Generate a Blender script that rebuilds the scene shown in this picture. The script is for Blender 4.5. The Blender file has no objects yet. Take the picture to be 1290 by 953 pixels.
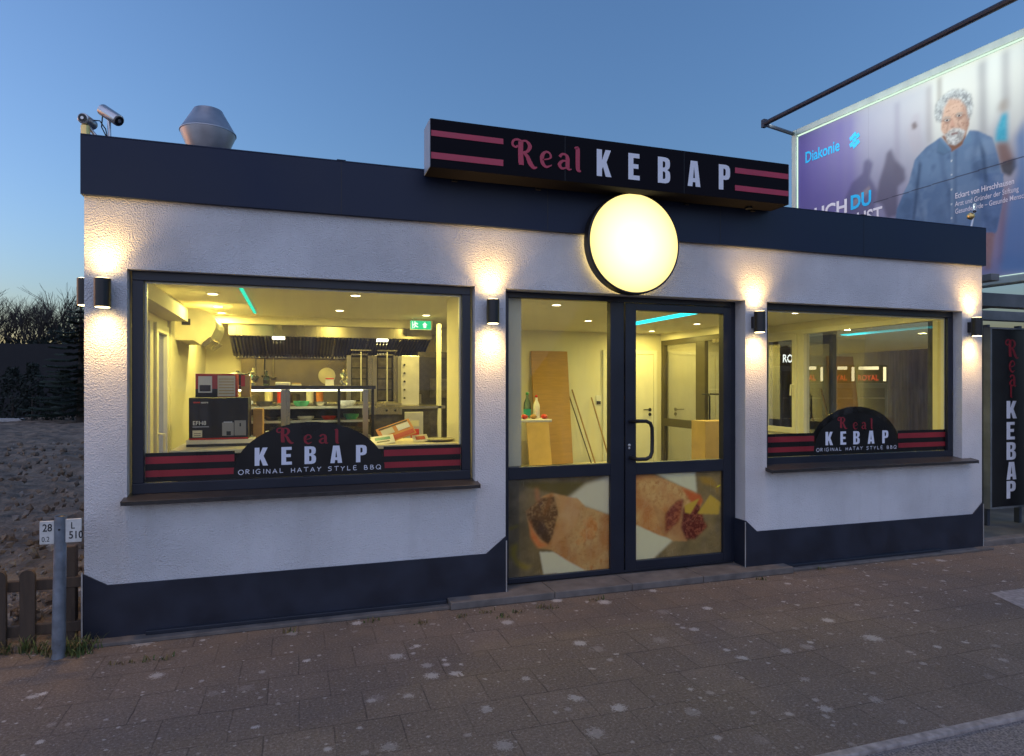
import bpy, math, random
import numpy as np
from mathutils import Vector, Matrix
from mathutils.geometry import tessellate_polygon
R = math.radians
random.seed(7)
S = bpy.context.scene
COL = S.collection

# ------------------------------------------------------------------ camera, sky, dusk fill, exposure
cd = bpy.data.cameras.new('camera'); cam = bpy.data.objects.new('camera', cd); COL.objects.link(cam)
cam.location = (1.257, -4.705, 1.6)
cam.rotation_euler = (R(90), 0, R(-18.2))
cd.sensor_width = 36.0; cd.lens = 825.0/1290.0*36.0; cd.shift_y = 10.5/1290.0
cd.clip_start = 0.05; cd.clip_end = 2000
S.camera = cam

SUN_EL, SUN_ROT = 0.5, 295.0
SKY_STRENGTH = 0.15
EXPOSURE = 2.87                                   # dusk photograph exposed for the lit shop
# lamps the place has: interior downlights, wall lamps, round sign, billboard tubes; plus an added halo behind the sign
INT_W, INT_COL = 2.05, (1, .80, .19)
WL_W, WL_COL = 3.5, (1, .62, .22)
DISC_E, HALO_E, BB_W = .225, .5, 3.6
EMIT_K = .265
FILL_E = .155
world = bpy.data.worlds.new('World'); S.world = world; world.use_nodes = True
wt = world.node_tree; wt.nodes.clear()
sky = wt.nodes.new('ShaderNodeTexSky'); sky.sky_type = 'NISHITA'; sky.sun_disc = False
sky.sun_elevation = R(SUN_EL); sky.sun_rotation = R(SUN_ROT); sky.altitude = 100
sky.air_density = 1.0; sky.dust_density = 2.2; sky.ozone_density = 3.0
bg = wt.nodes.new('ShaderNodeBackground'); bg.inputs['Strength'].default_value = SKY_STRENGTH
wo = wt.nodes.new('ShaderNodeOutputWorld')
hs = wt.nodes.new('ShaderNodeHueSaturation'); hs.inputs['Saturation'].default_value = .945; hs.inputs['Value'].default_value = 1.0
wt.links.new(sky.outputs[0], hs.inputs['Color']); wt.links.new(hs.outputs[0], bg.inputs[0]); wt.links.new(bg.outputs[0], wo.inputs[0])
# added fill standing in for dusk glow: very soft, low, behind the camera
sl = bpy.data.lights.new('dusk_fill', 'SUN'); sl.energy = FILL_E; sl.angle = R(100); sl.color = (.80, .76, 1)
dusk_fill = bpy.data.objects.new('dusk_fill', sl); COL.objects.link(dusk_fill)
dusk_fill.rotation_euler = Vector((.35, .80, -.48)).to_track_quat('-Z', 'Y').to_euler()
S.view_settings.view_transform = 'Standard'; S.view_settings.look = 'None'
S.view_settings.exposure = EXPOSURE; S.view_settings.gamma = 1.0
S.view_settings.use_curve_mapping = False
S.render.engine = 'CYCLES'
S.cycles.use_denoising = True
S.cycles.max_bounces = 8; S.cycles.diffuse_bounces = 4; S.cycles.transparent_max_bounces = 12
S.cycles.sample_clamp_indirect = 6.0

# ------------------------------------------------------------------ materials
def nt(name):
    m = bpy.data.materials.new(name); m.use_nodes = True
    t = m.node_tree; t.nodes.clear()
    o = t.nodes.new('ShaderNodeOutputMaterial')
    return m, t, o
def N(t, typ, **k):
    n = t.nodes.new(typ)
    for a, b in k.items():
        if a in n.inputs.keys() if hasattr(n.inputs, 'keys') else False: n.inputs[a].default_value = b
        else: setattr(n, a, b)
    return n
def c4(c): return (c[0], c[1], c[2], 1.0)
def surf(name, col, rough=0.5, metal=0.0, var=0.12, vscale=6.0, bump=0.0, bscale=80.0, bdist=0.002, spec=0.5, coat=0.0, stretch=None):
    """painted / plain surface with slight procedural variation in colour and roughness and an optional bump"""
    m, t, o = nt(name)
    b = N(t, 'ShaderNodeBsdfPrincipled'); t.links.new(b.outputs[0], o.inputs[0])
    b.inputs['Roughness'].default_value = rough; b.inputs['Metallic'].default_value = metal
    b.inputs['Specular IOR Level'].default_value = spec; b.inputs['Coat Weight'].default_value = coat
    tc = N(t, 'ShaderNodeTexCoord'); mp = N(t, 'ShaderNodeMapping'); t.links.new(tc.outputs['Object'], mp.inputs[0])
    if stretch: mp.inputs['Scale'].default_value = stretch
    n = N(t, 'ShaderNodeTexNoise'); n.inputs['Scale'].default_value = vscale; n.inputs['Detail'].default_value = 5
    t.links.new(mp.outputs[0], n.inputs['Vector'])
    mx = N(t, 'ShaderNodeMix', data_type='RGBA')
    mx.inputs[6].default_value = c4([v*(1-var) for v in col]); mx.inputs[7].default_value = c4([min(1, v*(1+var)) for v in col])
    rp = N(t, 'ShaderNodeMapRange'); rp.inputs[1].default_value = 0.3; rp.inputs[2].default_value = 0.7
    t.links.new(n.outputs[0], rp.inputs[0]); t.links.new(rp.outputs[0], mx.inputs[0]); t.links.new(mx.outputs[2], b.inputs['Base Color'])
    rr = N(t, 'ShaderNodeMapRange'); rr.inputs[1].default_value = .3; rr.inputs[2].default_value = .7
    rr.inputs[3].default_value = max(0.02, rough*0.85); rr.inputs[4].default_value = min(1, rough*1.15)
    t.links.new(n.outputs[0], rr.inputs[0]); t.links.new(rr.outputs[0], b.inputs['Roughness'])
    if bump:
        n2 = N(t, 'ShaderNodeTexNoise'); n2.inputs['Scale'].default_value = bscale; n2.inputs['Detail'].default_value = 3
        t.links.new(mp.outputs[0], n2.inputs['Vector'])
        bp = N(t, 'ShaderNodeBump'); bp.inputs['Strength'].default_value = bump; bp.inputs['Distance'].default_value = bdist
        t.links.new(n2.outputs[0], bp.inputs['Height']); t.links.new(bp.outputs[0], b.inputs['Normal'])
    return m
def emit(name, col, s):
    m, t, o = nt(name); e = N(t, 'ShaderNodeEmission'); e.inputs[0].default_value = c4(col); e.inputs[1].default_value = s*EMIT_K
    t.links.new(e.outputs[0], o.inputs[0]); return m
def glass_mat(name, tint=(1, 1, 1), refl=1.0, ior=1.45, rough=0.0, dirt=.05):
    m, t, o = nt(name)
    tr = N(t, 'ShaderNodeBsdfTransparent'); tr.inputs[0].default_value = c4(tint)
    gl = N(t, 'ShaderNodeBsdfGlossy'); gl.inputs['Roughness'].default_value = rough
    fr = N(t, 'ShaderNodeFresnel'); fr.inputs[0].default_value = ior
    ml = N(t, 'ShaderNodeMath', operation='MULTIPLY'); ml.inputs[1].default_value = refl
    mx = N(t, 'ShaderNodeMixShader'); t.links.new(fr.outputs[0], ml.inputs[0]); t.links.new(ml.outputs[0], mx.inputs[0])
    t.links.new(tr.outputs[0], mx.inputs[1]); t.links.new(gl.outputs[0], mx.inputs[2])
    # wipe marks and dust on the pane
    tc = N(t, 'ShaderNodeTexCoord'); mp = N(t, 'ShaderNodeMapping'); mp.inputs['Scale'].default_value = (5, 5, 1.6); mp.inputs['Rotation'].default_value = (0, .5, 0)
    n = N(t, 'ShaderNodeTexNoise'); n.inputs['Scale'].default_value = 1.6; n.inputs['Detail'].default_value = 7; n.inputs['Distortion'].default_value = 1.2
    t.links.new(tc.outputs['Object'], mp.inputs[0]); t.links.new(mp.outputs[0], n.inputs['Vector'])
    r = N(t, 'ShaderNodeMapRange'); r.inputs[1].default_value = .45; r.inputs[2].default_value = .8; r.inputs[3].default_value = .004; r.inputs[4].default_value = dirt
    t.links.new(n.outputs[0], r.inputs[0]); d = N(t, 'ShaderNodeBsdfDiffuse'); d.inputs[0].default_value = (.7, .7, .7, 1); m2 = N(t, 'ShaderNodeMixShader')
    t.links.new(r.outputs[0], m2.inputs[0]); t.links.new(mx.outputs[0], m2.inputs[1]); t.links.new(d.outputs[0], m2.inputs[2]); t.links.new(m2.outputs[0], o.inputs[0])
    return m
def print_mat(name, rough=0.4, rgb_gain=1.0, film=0.0):
    """printed sheet: colour attribute 'ink' painted by the code below"""
    m, t, o = nt(name)
    a = N(t, 'ShaderNodeAttribute', attribute_name='ink')
    b = N(t, 'ShaderNodeBsdfPrincipled'); b.inputs['Roughness'].default_value = rough
    b.inputs['Specular IOR Level'].default_value = .15 if not film else .5
    t.links.new(a.outputs['Color'], b.inputs['Base Color'])
    if film:
        tr = N(t, 'ShaderNodeBsdfTranslucent'); t.links.new(a.outputs['Color'], tr.inputs[0])
        mx = N(t, 'ShaderNodeMixShader'); mx.inputs[0].default_value = film
        t.links.new(b.outputs[0], mx.inputs[1]); t.links.new(tr.outputs[0], mx.inputs[2]); t.links.new(mx.outputs[0], o.inputs[0])
    else: t.links.new(b.outputs[0], o.inputs[0])
    return m

M = {}
def plaster():
    m, t, o = nt('rough white plaster')
    b = N(t, 'ShaderNodeBsdfPrincipled'); b.inputs['Roughness'].default_value = 0.9; b.inputs['Specular IOR Level'].default_value = .2
    t.links.new(b.outputs[0], o.inputs[0])
    tc = N(t, 'ShaderNodeTexCoord')
    n1 = N(t, 'ShaderNodeTexNoise'); n1.inputs['Scale'].default_value = 88; n1.inputs['Detail'].default_value = 4; n1.inputs['Roughness'].default_value = .6
    v = N(t, 'ShaderNodeTexVoronoi'); v.inputs['Scale'].default_value = 130
    n3 = N(t, 'ShaderNodeTexNoise'); n3.inputs['Scale'].default_value = 1.3; n3.inputs['Detail'].default_value = 6
    for q in (n1, v, n3): t.links.new(tc.outputs['Object'], q.inputs['Vector'])
    ad = N(t, 'ShaderNodeMath', operation='MULTIPLY_ADD'); ad.inputs[1].default_value = .5
    t.links.new(v.outputs['Distance'], ad.inputs[0]); t.links.new(n1.outputs[0], ad.inputs[2])
    bp = N(t, 'ShaderNodeBump'); bp.inputs['Strength'].default_value = 1.0; bp.inputs['Distance'].default_value = .010
    t.links.new(ad.outputs[0], bp.inputs['Height']); t.links.new(bp.outputs[0], b.inputs['Normal'])
    mx = N(t, 'ShaderNodeMix', data_type='RGBA'); mx.inputs[6].default_value = (.62, .61, .61, 1); mx.inputs[7].default_value = (.76, .75, .75, 1)
    rp = N(t, 'ShaderNodeMapRange'); rp.inputs[1].default_value = .35; rp.inputs[2].default_value = .6
    t.links.new(n3.outputs[0], rp.inputs[0]); t.links.new(rp.outputs[0], mx.inputs[0])
    geo = N(t, 'ShaderNodeNewGeometry'); mpp = N(t, 'ShaderNodeMapping'); mpp.inputs['Scale'].default_value = (9, 9, .7)
    t.links.new(geo.outputs['Position'], mpp.inputs[0]); n4 = N(t, 'ShaderNodeTexNoise'); n4.inputs['Scale'].default_value = 1; n4.inputs['Detail'].default_value = 4
    t.links.new(mpp.outputs[0], n4.inputs['Vector']); r4 = N(t, 'ShaderNodeMapRange'); r4.inputs[1].default_value = .55; r4.inputs[2].default_value = .8; r4.inputs[4].default_value = .2
    t.links.new(n4.outputs[0], r4.inputs[0]); m4 = N(t, 'ShaderNodeMix', data_type='RGBA'); m4.inputs[7].default_value = (.46, .43, .40, 1)
    t.links.new(r4.outputs[0], m4.inputs[0]); t.links.new(mx.outputs[2], m4.inputs[6]); t.links.new(m4.outputs[2], b.inputs['Base Color'])
    return m
M['plaster'] = plaster()
M['fascia'] = surf('anthracite sheet fascia', (.005, .013, .040), .45, var=.12, vscale=1.5, spec=.35)
M['plinth'] = surf('dark plinth tiles', (.016, .02, .034), .42, var=.3, vscale=4, bump=.15, bscale=200)
M['trim'] = surf('pale metal edge strip', (.6, .58, .55), .4, .6)
M['frame'] = surf('anthracite window frame', (.012, .016, .028), .35, var=.12, vscale=3, bump=.05, bscale=300)
M['frame_side'] = surf('bronze grey frame', (.075, .062, .035), .4)
M['black'] = surf('black plastic', (.01, .01, .011), .4)
M['blackmetal'] = surf('black powder coated metal', (.012, .012, .014), .35)
M['sill'] = surf('dark stone sill', (.035, .03, .028), .35, var=.3, vscale=20)
M['decal'] = surf('black window film', (.004, .004, .005), .3, var=.2)
M['decalred'] = surf('red window film', (.25, .012, .022), .45)
M['decalwhite'] = surf('white lettering film', (.72, .74, .82), .5, var=.03)
M['signred'] = surf('dim red sign acrylic', (.46, .022, .06), .35, var=.1)
M['signwhite'] = surf('white sign acrylic', (.8, .8, .84), .4, var=.04)
M['signface'] = surf('dark sign face', (.008, .007, .010), .7, var=.2, vscale=2, spec=.08)
M['signend'] = surf('pale sign end cap', (.36, .38, .42), .4, var=.15, vscale=12)
M['wall_in'] = surf('cream interior wall paint', (.74, .70, .55), .8, var=.04, vscale=2)
M['ceil'] = surf('white ceiling paint', (.72, .69, .58), .75, var=.03, vscale=2)
M['greytile'] = surf('grey wall tiles', (.13,.12,.11), .4)
M['floor_in'] = surf('interior floor tiles', (.25, .22, .18), .3)
M['upvc'] = surf('white window plastic', (.78, .76, .66), .35, var=.03)
M['steel'] = surf('brushed stainless steel', (.34, .31, .25), .28, .95, var=.2, vscale=3, bump=.08, bscale=150, stretch=(1, 1, .05))
M['steeldark'] = surf('sooty stainless filters', (.12, .105, .08), .4, .8, var=.35, vscale=14)
M['steelwarm'] = surf('stainless wall cladding', (.22, .18, .11), .30, .85, var=.3, vscale=1.6)
M['galv'] = surf('galvanised cowl metal', (.42, .42, .44), .42, .75, var=.18, vscale=5, bump=.06, bscale=30)
M['camsilver'] = surf('silver camera housing', (.6, .6, .6), .3, .8, var=.08)
M['brass'] = surf('brass joint and lamplit bracket', (.8, .55, .2), .3, .9)  # on the left roof bracket this gold stands for lamplight
M['white'] = surf('white plastic', (.78, .77, .74), .45, var=.04)
M['cream'] = surf('cream card', (.72, .66, .5), .6)
M['cardboard'] = surf('brown cardboard', (.42, .24, .085), .8, var=.12, vscale=5, stretch=(1, 1, 8))
M['cardboard2'] = surf('lighter cardboard', (.52, .34, .13), .8, var=.12, vscale=5)
M['boxblack'] = surf('black printed carton', (.018, .013, .012), .45)
M['boxred'] = surf('red printed carton', (.5, .03, .015), .5)
M['wood_old'] = surf('weathered fence wood', (.07, .048, .032), .9, var=.45, vscale=18, bump=.6, bscale=60, bdist=.006, stretch=(1, 1, .15))
M['wood_stick'] = surf('broom stick wood', (.3, .18, .06), .6)
M['green'] = surf('green glaze', (.05, .3, .12), .3)
M['teal'] = surf('teal label', (.02, .3, .25), .4)
M['redp'] = surf('red plastic', (.6, .04, .02), .4)
M['orange'] = surf('orange menu print', (.65, .22, .05), .5)
M['galvpost'] = surf('galvanised post', (.22, .25, .29), .45, .5, var=.3, vscale=14)
M['platewhite'] = surf('enamel plate', (.62, .6, .55), .4, var=.12, vscale=25)
M['concrete'] = surf('weathered concrete', (.15, .13, .115), .9, var=.3, vscale=9, bump=.4, bscale=120, bdist=.003)
M['membrane'] = surf('black sealing strip', (.02, .024, .035), .35)
M['aluframe'] = surf('pale aluminium billboard frame', (.42, .5, .46), .4, .4, var=.08)
M['steelbeam'] = surf('painted steel beam', (.16, .17, .17), .6, var=.3, vscale=4)
M['darksteel'] = surf('dark steel tube', (.06, .07, .09), .5, .3)
M['bark'] = surf('dark bark', (.05, .042, .035), .9, var=.3, vscale=8)
M['needles'] = surf('dark conifer needles', (.02, .032, .018), .8, var=.5, vscale=30)
M['hedge'] = surf('dark hedge foliage', (.014, .02, .014), .9, var=.5, vscale=12)
M['darkboards'] = surf('dark stained fence boards', (.016, .016, .018), .85, var=.3, vscale=6, stretch=(6, 6, .3))
M['weed'] = surf('weed leaves', (.07, .1, .025), .8, var=.5, vscale=30)
M['weeddry'] = surf('dry weed stalks', (.16, .12, .05), .9, var=.4, vscale=30)
M['glass'] = glass_mat('window glass', (.93, .95, .93), .9)
M['glass_in'] = glass_mat('inner glazing', (.72, .72, .68), .5)
M['glass_clear'] = glass_mat('display glass', (.9, .93, .9), 1.2)
M['bottle'] = glass_mat('bottle glass', (.6, .8, .7), 2.0)
M['led_teal'] = emit('teal led strip', (.02, .75, .8), 1.6)
M['led_green'] = emit('green led strip', (.03, .75, .45), .7)
M['spot_glow'] = emit('downlight glow', (1, .86, .5), 8.0)
M['hood_lamp'] = emit('hood lamp glow', (1, .95, .6), 4.0)
M['wall_lamp_glow'] = emit('wall lamp lens glow', (1, .72, .32), 7.0)
M['exit_green'] = emit('exit sign green', (.02, .42, .16), .9)
M['exit_white'] = emit('exit sign white', (.8, 1, .7), .9)
M['tube'] = emit('billboard tube light', (.75, 1, .8), .55)
M['cooler_lit'] = emit('lit cooler header', (1, .85, .5), 1.1)
M['cooler_red'] = emit('red lit letters', (.8, .05, .02), .6)
M['cooler_white'] = emit('white lit letters', (.9, .95, .95), 1.8)
M['digits'] = emit('red digits', (1, .02, .02), 2.0)

# ------------------------------------------------------------------ mesh builder (world coordinates in, object-local coordinates out)
class MB:
    def __init__(s): s.v = []; s.f = []; s.m = []; s.mats = []; s.parts = []
    def mi(s, mat):
        if mat not in s.mats: s.mats.append(mat)
        return s.mats.index(mat)
    def add(s, vs, fs, mat):
        s.parts.append((list(vs), list(fs), mat))
        k = len(s.v); s.v += [tuple(p) for p in vs]; i = s.mi(mat)
        s.f += [tuple(k+a for a in f) for f in fs]; s.m += [i]*len(fs)
    def box(s, x0, x1, y0, y1, z0, z1, mat='frame'):
        if x0 > x1: x0, x1 = x1, x0
        if y0 > y1: y0, y1 = y1, y0
        if z0 > z1: z0, z1 = z1, z0
        s.add([(x0,y0,z0),(x1,y0,z0),(x1,y1,z0),(x0,y1,z0),(x0,y0,z1),(x1,y0,z1),(x1,y1,z1),(x0,y1,z1)],
              [(0,3,2,1),(4,5,6,7),(0,1,5,4),(1,2,6,5),(2,3,7,6),(3,0,4,7)], mat)
    def obox(s, c, ax, ay, az, mat):
        """oriented box: centre and three half-axis vectors"""
        c, ax, ay, az = map(Vector, (c, ax, ay, az)); P = []
        for k in (-1, 1):
            for i, j in ((-1,-1),(1,-1),(1,1),(-1,1)): P.append(c+ax*i+ay*j+az*k)
        s.add(P, [(0,3,2,1),(4,5,6,7),(0,1,5,4),(1,2,6,5),(2,3,7,6),(3,0,4,7)], mat)
    def tube(s, pts, rads, mat, n=12, caps=True):
        pts = [Vector(p) for p in pts]
        if not hasattr(rads, '__len__'): rads = [rads]*len(pts)
        rings = []; up = None
        for i, p in enumerate(pts):
            d = (pts[min(i+1, len(pts)-1)]-pts[max(i-1, 0)])
            d = d.normalized() if d.length > 1e-9 else Vector((0,0,1))
            if up is None:
                up = Vector((0,0,1)) if abs(d.z) < .9 else Vector((1,0,0))
            a = d.cross(up).normalized(); b = a.cross(d).normalized(); up = b
            rings.append([p+(a*math.cos(2*math.pi*k/n)+b*math.sin(2*math.pi*k/n))*rads[i] for k in range(n)])
        vs = [q for r in rings for q in r]; fs = []
        for i in range(len(pts)-1):
            for k in range(n):
                fs.append((i*n+k, i*n+(k+1)%n, (i+1)*n+(k+1)%n, (i+1)*n+k))
        if caps: fs.append(tuple(range(n))[::-1]); fs.append(tuple((len(pts)-1)*n+k for k in range(n)))
        s.add(vs, fs, mat)
    def lathe(s, c, prof, mat, n=32, axis='z'):
        vs = []; fs = []
        for r, h in prof:
            for k in range(n):
                a = 2*math.pi*k/n; x, y = r*math.cos(a), r*math.sin(a)
                if axis == 'z': vs.append((c[0]+x, c[1]+y, c[2]+h))
                elif axis == 'y': vs.append((c[0]+x, c[1]+h, c[2]+y))
                else: vs.append((c[0]+h, c[1]+x, c[2]+y))
        for i in range(len(prof)-1):
            for k in range(n): fs.append((i*n+k, i*n+(k+1)%n, (i+1)*n+(k+1)%n, (i+1)*n+k))
        fs.append(tuple(range(n))[::-1]); fs.append(tuple((len(prof)-1)*n+k for k in range(n)))
        s.add(vs, fs, mat)
    def prism(s, poly, O, U, V, W, mat):
        """extrude 2D polygon (in frame O,U,V) by vector W; polygon may be concave"""
        O, U, V, W = map(Vector, (O, U, V, W)); n = len(poly)
        A = [O+U*a+V*b for a, b in poly]; B = [p+W for p in A]
        tri = tessellate_polygon([[Vector((a, b, 0)) for a, b in poly]])
        fs = [tuple(t) for t in tri]+[tuple(n+i for i in t[::-1]) for t in tri]
        fs += [(i, (i+1)%n, n+(i+1)%n, n+i) for i in range(n)]
        s.add(A+B, fs, mat)
    def shape(s, contours, O, U, V, mat, scale=1.0, off=(0, 0)):
        """flat filled shape with holes"""
        O, U, V = map(Vector, (O, U, V)); L = [[Vector((a*scale+off[0], b*scale+off[1], 0)) for a, b in c] for c in contours]
        tri = tessellate_polygon(L); flat = [p for c in L for p in c]
        s.add([O+U*p.x+V*p.y for p in flat], [tuple(t) for t in tri], mat)
    def ribbon(s, pts, wid, O, U, V, mat, scale=1.0, off=(0, 0), smooth=True, sx=1.0):
        O, U, V = map(Vector, (O, U, V)); P = []
        if smooth and len(pts) > 2:
            q = [pts[0]]+list(pts)+[pts[-1]]; w = [wid[0]]+list(wid)+[wid[-1]]
            for i in range(1, len(q)-2):
                for k in range(8):
                    t = k/8
                    def cr(a, b, c, d): return .5*((2*b)+(-a+c)*t+(2*a-5*b+4*c-d)*t*t+(-a+3*b-3*c+d)*t**3)
                    P.append((cr(q[i-1][0], q[i][0], q[i+1][0], q[i+2][0]), cr(q[i-1][1], q[i][1], q[i+1][1], q[i+2][1]), w[i]+(w[i+1]-w[i])*t))
            P.append((pts[-1][0], pts[-1][1], wid[-1]))
        else: P = [(p[0], p[1], w_) for p, w_ in zip(pts, wid)]
        vs = []
        for i, (x, y, w_) in enumerate(P):
            a = P[max(i-1, 0)]; b = P[min(i+1, len(P)-1)]; dx, dy = b[0]-a[0], b[1]-a[1]; L = math.hypot(dx, dy) or 1
            nx, ny = -dy/L*w_/2, dx/L*w_/2
            for sg in (1, -1):
                vs.append(O+U*((x+nx*sg)*scale*sx+off[0])+V*((y+ny*sg)*scale+off[1]))
        s.add(vs, [(2*i, 2*i+1, 2*i+3, 2*i+2) for i in range(len(P)-1)], mat)
    def font(s, text, size, O, U, V, mat, bold=0.0, align='LEFT', sx=1.0, shear=0.0):
        cu = bpy.data.curves.new('lettering', 'FONT'); cu.body = text; cu.size = size; cu.offset = bold*size
        cu.align_x = align; cu.resolution_u = 3; cu.shear = shear
        ob = bpy.data.objects.new('lettering', cu); COL.objects.link(ob)
        bpy.context.view_layer.update()
        me = bpy.data.meshes.new_from_object(ob.evaluated_get(bpy.context.evaluated_depsgraph_get()))
        O, U, V = map(Vector, (O, U, V))
        s.add([O+U*(v.co.x*sx)+V*v.co.y for v in me.vertices], [tuple(p.vertices) for p in me.polygons], mat)
        bpy.data.objects.remove(ob); bpy.data.curves.remove(cu); bpy.data.meshes.remove(me)
    def build_each(s, name, parent=None, **k):
        """one object per added piece"""
        for vs, fs, mat in s.parts:
            q = MB(); q.add(vs, fs, mat); q.build(name, parent, **k)
    def build(s, name, parent=None, bevel=0.0, smooth=False, origin=None):
        me = bpy.data.meshes.new(name); base = Vector((0, 0, 0))
        if parent is not None: base = wloc(parent)
        if origin is not None: org = Vector(origin)
        elif parent is not None: org = base
        else:
            xs = [p[0] for p in s.v]; ys = [p[1] for p in s.v]; zs = [p[2] for p in s.v]
            org = Vector(((min(xs)+max(xs))/2, (min(ys)+max(ys))/2, min(zs)))
        me.from_pydata([(p[0]-org.x, p[1]-org.y, p[2]-org.z) for p in s.v], [], s.f)
        for k in s.mats: me.materials.append(M[k])
        me.polygons.foreach_set('material_index', s.m)
        if smooth: me.polygons.foreach_set('use_smooth', [True]*len(me.polygons))
        me.update()
        o = bpy.data.objects.new(name, me); COL.objects.link(o)
        o.location = org-base
        if parent is not None: o.parent = parent
        if smooth:
            md = o.modifiers.new('edges', 'EDGE_SPLIT'); md.split_angle = R(35)
        if bevel:
            md = o.modifiers.new('bevel', 'BEVEL'); md.width = bevel; md.segments = 2; md.limit_method = 'ANGLE'; md.angle_limit = R(40)
        return o
def wloc(o):
    p = Vector(o.location)
    while o.parent is not None: o = o.parent; p += Vector(o.location)
    return p
def tag(o, label=None, cat=None, group=None, kind=None):
    if label: o['label'] = label
    if cat: o['category'] = cat
    if group: o['group'] = group
    if kind: o['kind'] = kind
    return o
def thing(name, label, cat, loc, group=None):
    o = bpy.data.objects.new(name, None); COL.objects.link(o); o.location = loc; o.empty_display_size = .1
    return tag(o, label, cat, group)
def structure(o): o['kind'] = 'structure'; return o
def copy_tree(o, loc=None, parent=None):
    c = o.copy(); COL.objects.link(c)
    if parent is not None: c.parent = parent
    if loc is not None: c.location = loc
    for ch in list(o.children): copy_tree(ch, None, c)
    return c
def lamp(kind, name, loc, energy, col, parent, **k):
    l = bpy.data.lights.new(name, kind); l.energy = energy; l.color = col
    o = bpy.data.objects.new(name, l); COL.objects.link(o)
    o.location = Vector(loc)-(wloc(parent) if parent else Vector((0, 0, 0)))
    if parent: o.parent = parent
    rot = k.pop('rot', None)
    if rot is not None: o.rotation_euler = rot
    for a, b in k.items(): setattr(l, a, b)
    return o

X, Y, Z = Vector((1, 0, 0)), Vector((0, 1, 0)), Vector((0, 0, 1))
# ------------------------------------------------------------------ lettering shapes drawn for this shop
GL = {
 'K': (.58, [[(0,0),(0,1),(.21,1),(.21,.6),(.35,1),(.57,1),(.39,.54),(.59,0),(.36,0),(.255,.36),(.21,.27),(.21,0)]]),
 'E': (.47, [[(0,0),(0,1),(.46,1),(.46,.83),(.21,.83),(.21,.6),(.42,.6),(.42,.43),(.21,.43),(.21,.17),(.47,.17),(.47,0)]]),
 'B': (.53, [[(0,0),(0,1),(.3,1),(.43,.97),(.5,.9),(.52,.78),(.51,.65),(.47,.57),(.4,.52),(.48,.47),(.52,.39),(.53,.26),(.51,.11),(.44,.03),(.32,0)],
             [(.21,.84),(.28,.84),(.315,.8),(.315,.66),(.28,.6),(.21,.6)], [(.21,.45),(.28,.45),(.32,.4),(.32,.21),(.28,.16),(.21,.16)]]),
 'A': (.56, [[(0,0),(.13,1),(.43,1),(.56,0),(.35,0),(.335,.17),(.225,.17),(.205,0)], [(.24,.33),(.32,.33),(.28,.76)]]),
 'P': (.52, [[(0,0),(0,1),(.32,1),(.45,.96),(.51,.86),(.52,.7),(.51,.54),(.45,.44),(.32,.4),(.21,.4),(.21,0)], [(.21,.84),(.28,.84),(.315,.79),(.315,.62),(.28,.56),(.21,.56)]]),
}
REAL = {
 'R': [([(.3,.93),(.29,.5),(.31,.04)],[.2,.2,.22]), ([(.22,.0),(.31,.02),(.42,.0)],[.05,.08,.05]),
       ([(.3,.95),(.52,.97),(.66,.78),(.56,.56),(.36,.5)],[.06,.09,.17,.12,.05]),
       ([(.4,.5),(.55,.36),(.68,.08),(.82,-.08),(.96,-.05)],[.1,.15,.19,.14,.03]),
       ([(.36,.95),(.16,1.0),(.0,.93),(-.03,.76),(.1,.68),(.17,.76)],[.06,.09,.09,.09,.08,.07])],
 'e': [([(.12,.3),(.36,.36),(.46,.46),(.38,.62),(.22,.62),(.1,.44),(.12,.16),(.28,.02),(.5,.12)],[.05,.06,.09,.08,.1,.17,.15,.1,.03])],
 'a': [([(.1,.5),(.2,.62),(.36,.61),(.43,.46),(.43,.14),(.48,.02),(.6,.04)],[.13,.1,.1,.17,.17,.1,.03]),
       ([(.42,.36),(.22,.34),(.09,.18),(.2,.03),(.42,.1)],[.05,.1,.15,.1,.05])],
 'l': [([(.08,.95),(.18,.98),(.22,.9),(.22,.4),(.24,.06),(.36,.0)],[.04,.1,.18,.18,.17,.04])],
}
HAND = {
 'O': [[(.5,1),(.2,.9),(0,.45),(.25,0),(.6,.05),(.8,.5),(.65,.9),(.45,1)]], 'R': [[(.1,0),(.1,1)],[(.1,1),(.55,.9),(.5,.6),(.1,.5)],[(.25,.5),(.65,0)]],
 'I': [[(.2,0),(.2,1)]], 'G': [[(.7,.85),(.4,1),(.05,.6),(.2,.05),(.6,.05),(.7,.4),(.45,.42)]], 'N': [[(.05,0),(.1,1)],[(.1,1),(.65,0)],[(.65,0),(.65,1)]],
 'A': [[(0,0),(.35,1)],[(.35,1),(.7,0)],[(.15,.35),(.6,.35)]], 'L': [[(.1,1),(.1,0)],[(.1,0),(.6,.04)]], 'H': [[(.1,0),(.1,1)],[(.65,0),(.65,1)],[(.1,.5),(.65,.52)]],
 'T': [[(.0,.95),(.75,1)],[(.36,.97),(.36,0)]], 'Y': [[(.05,1),(.35,.5)],[(.7,1),(.35,.5),(.3,0)]], 'S': [[(.65,.9),(.3,1),(.1,.72),(.55,.45),(.5,.1),(.05,.05)]],
 'E': [[(.55,.95),(.1,.95),(.1,.02),(.6,.02)],[(.1,.5),(.5,.5)]], 'B': [[(.1,0),(.1,1)],[(.1,1),(.5,.9),(.45,.6),(.1,.52)],[(.1,.52),(.6,.42),(.55,.06),(.1,0)]],
 'Q': [[(.5,1),(.2,.9),(0,.45),(.25,0),(.6,.05),(.8,.5),(.65,.9),(.45,1)],[(.5,.3),(.85,-.08)]],
}
def kebap(mb, O, U, V, starts, width, height, mat):
    for ch, x in zip('KEBAP', starts):
        w, cs = GL[ch]; sx = width/.55
        mb.shape([[(a*sx, b*height) for a, b in c] for c in cs], O, U, V, mat, 1.0, (x, 0))
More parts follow.
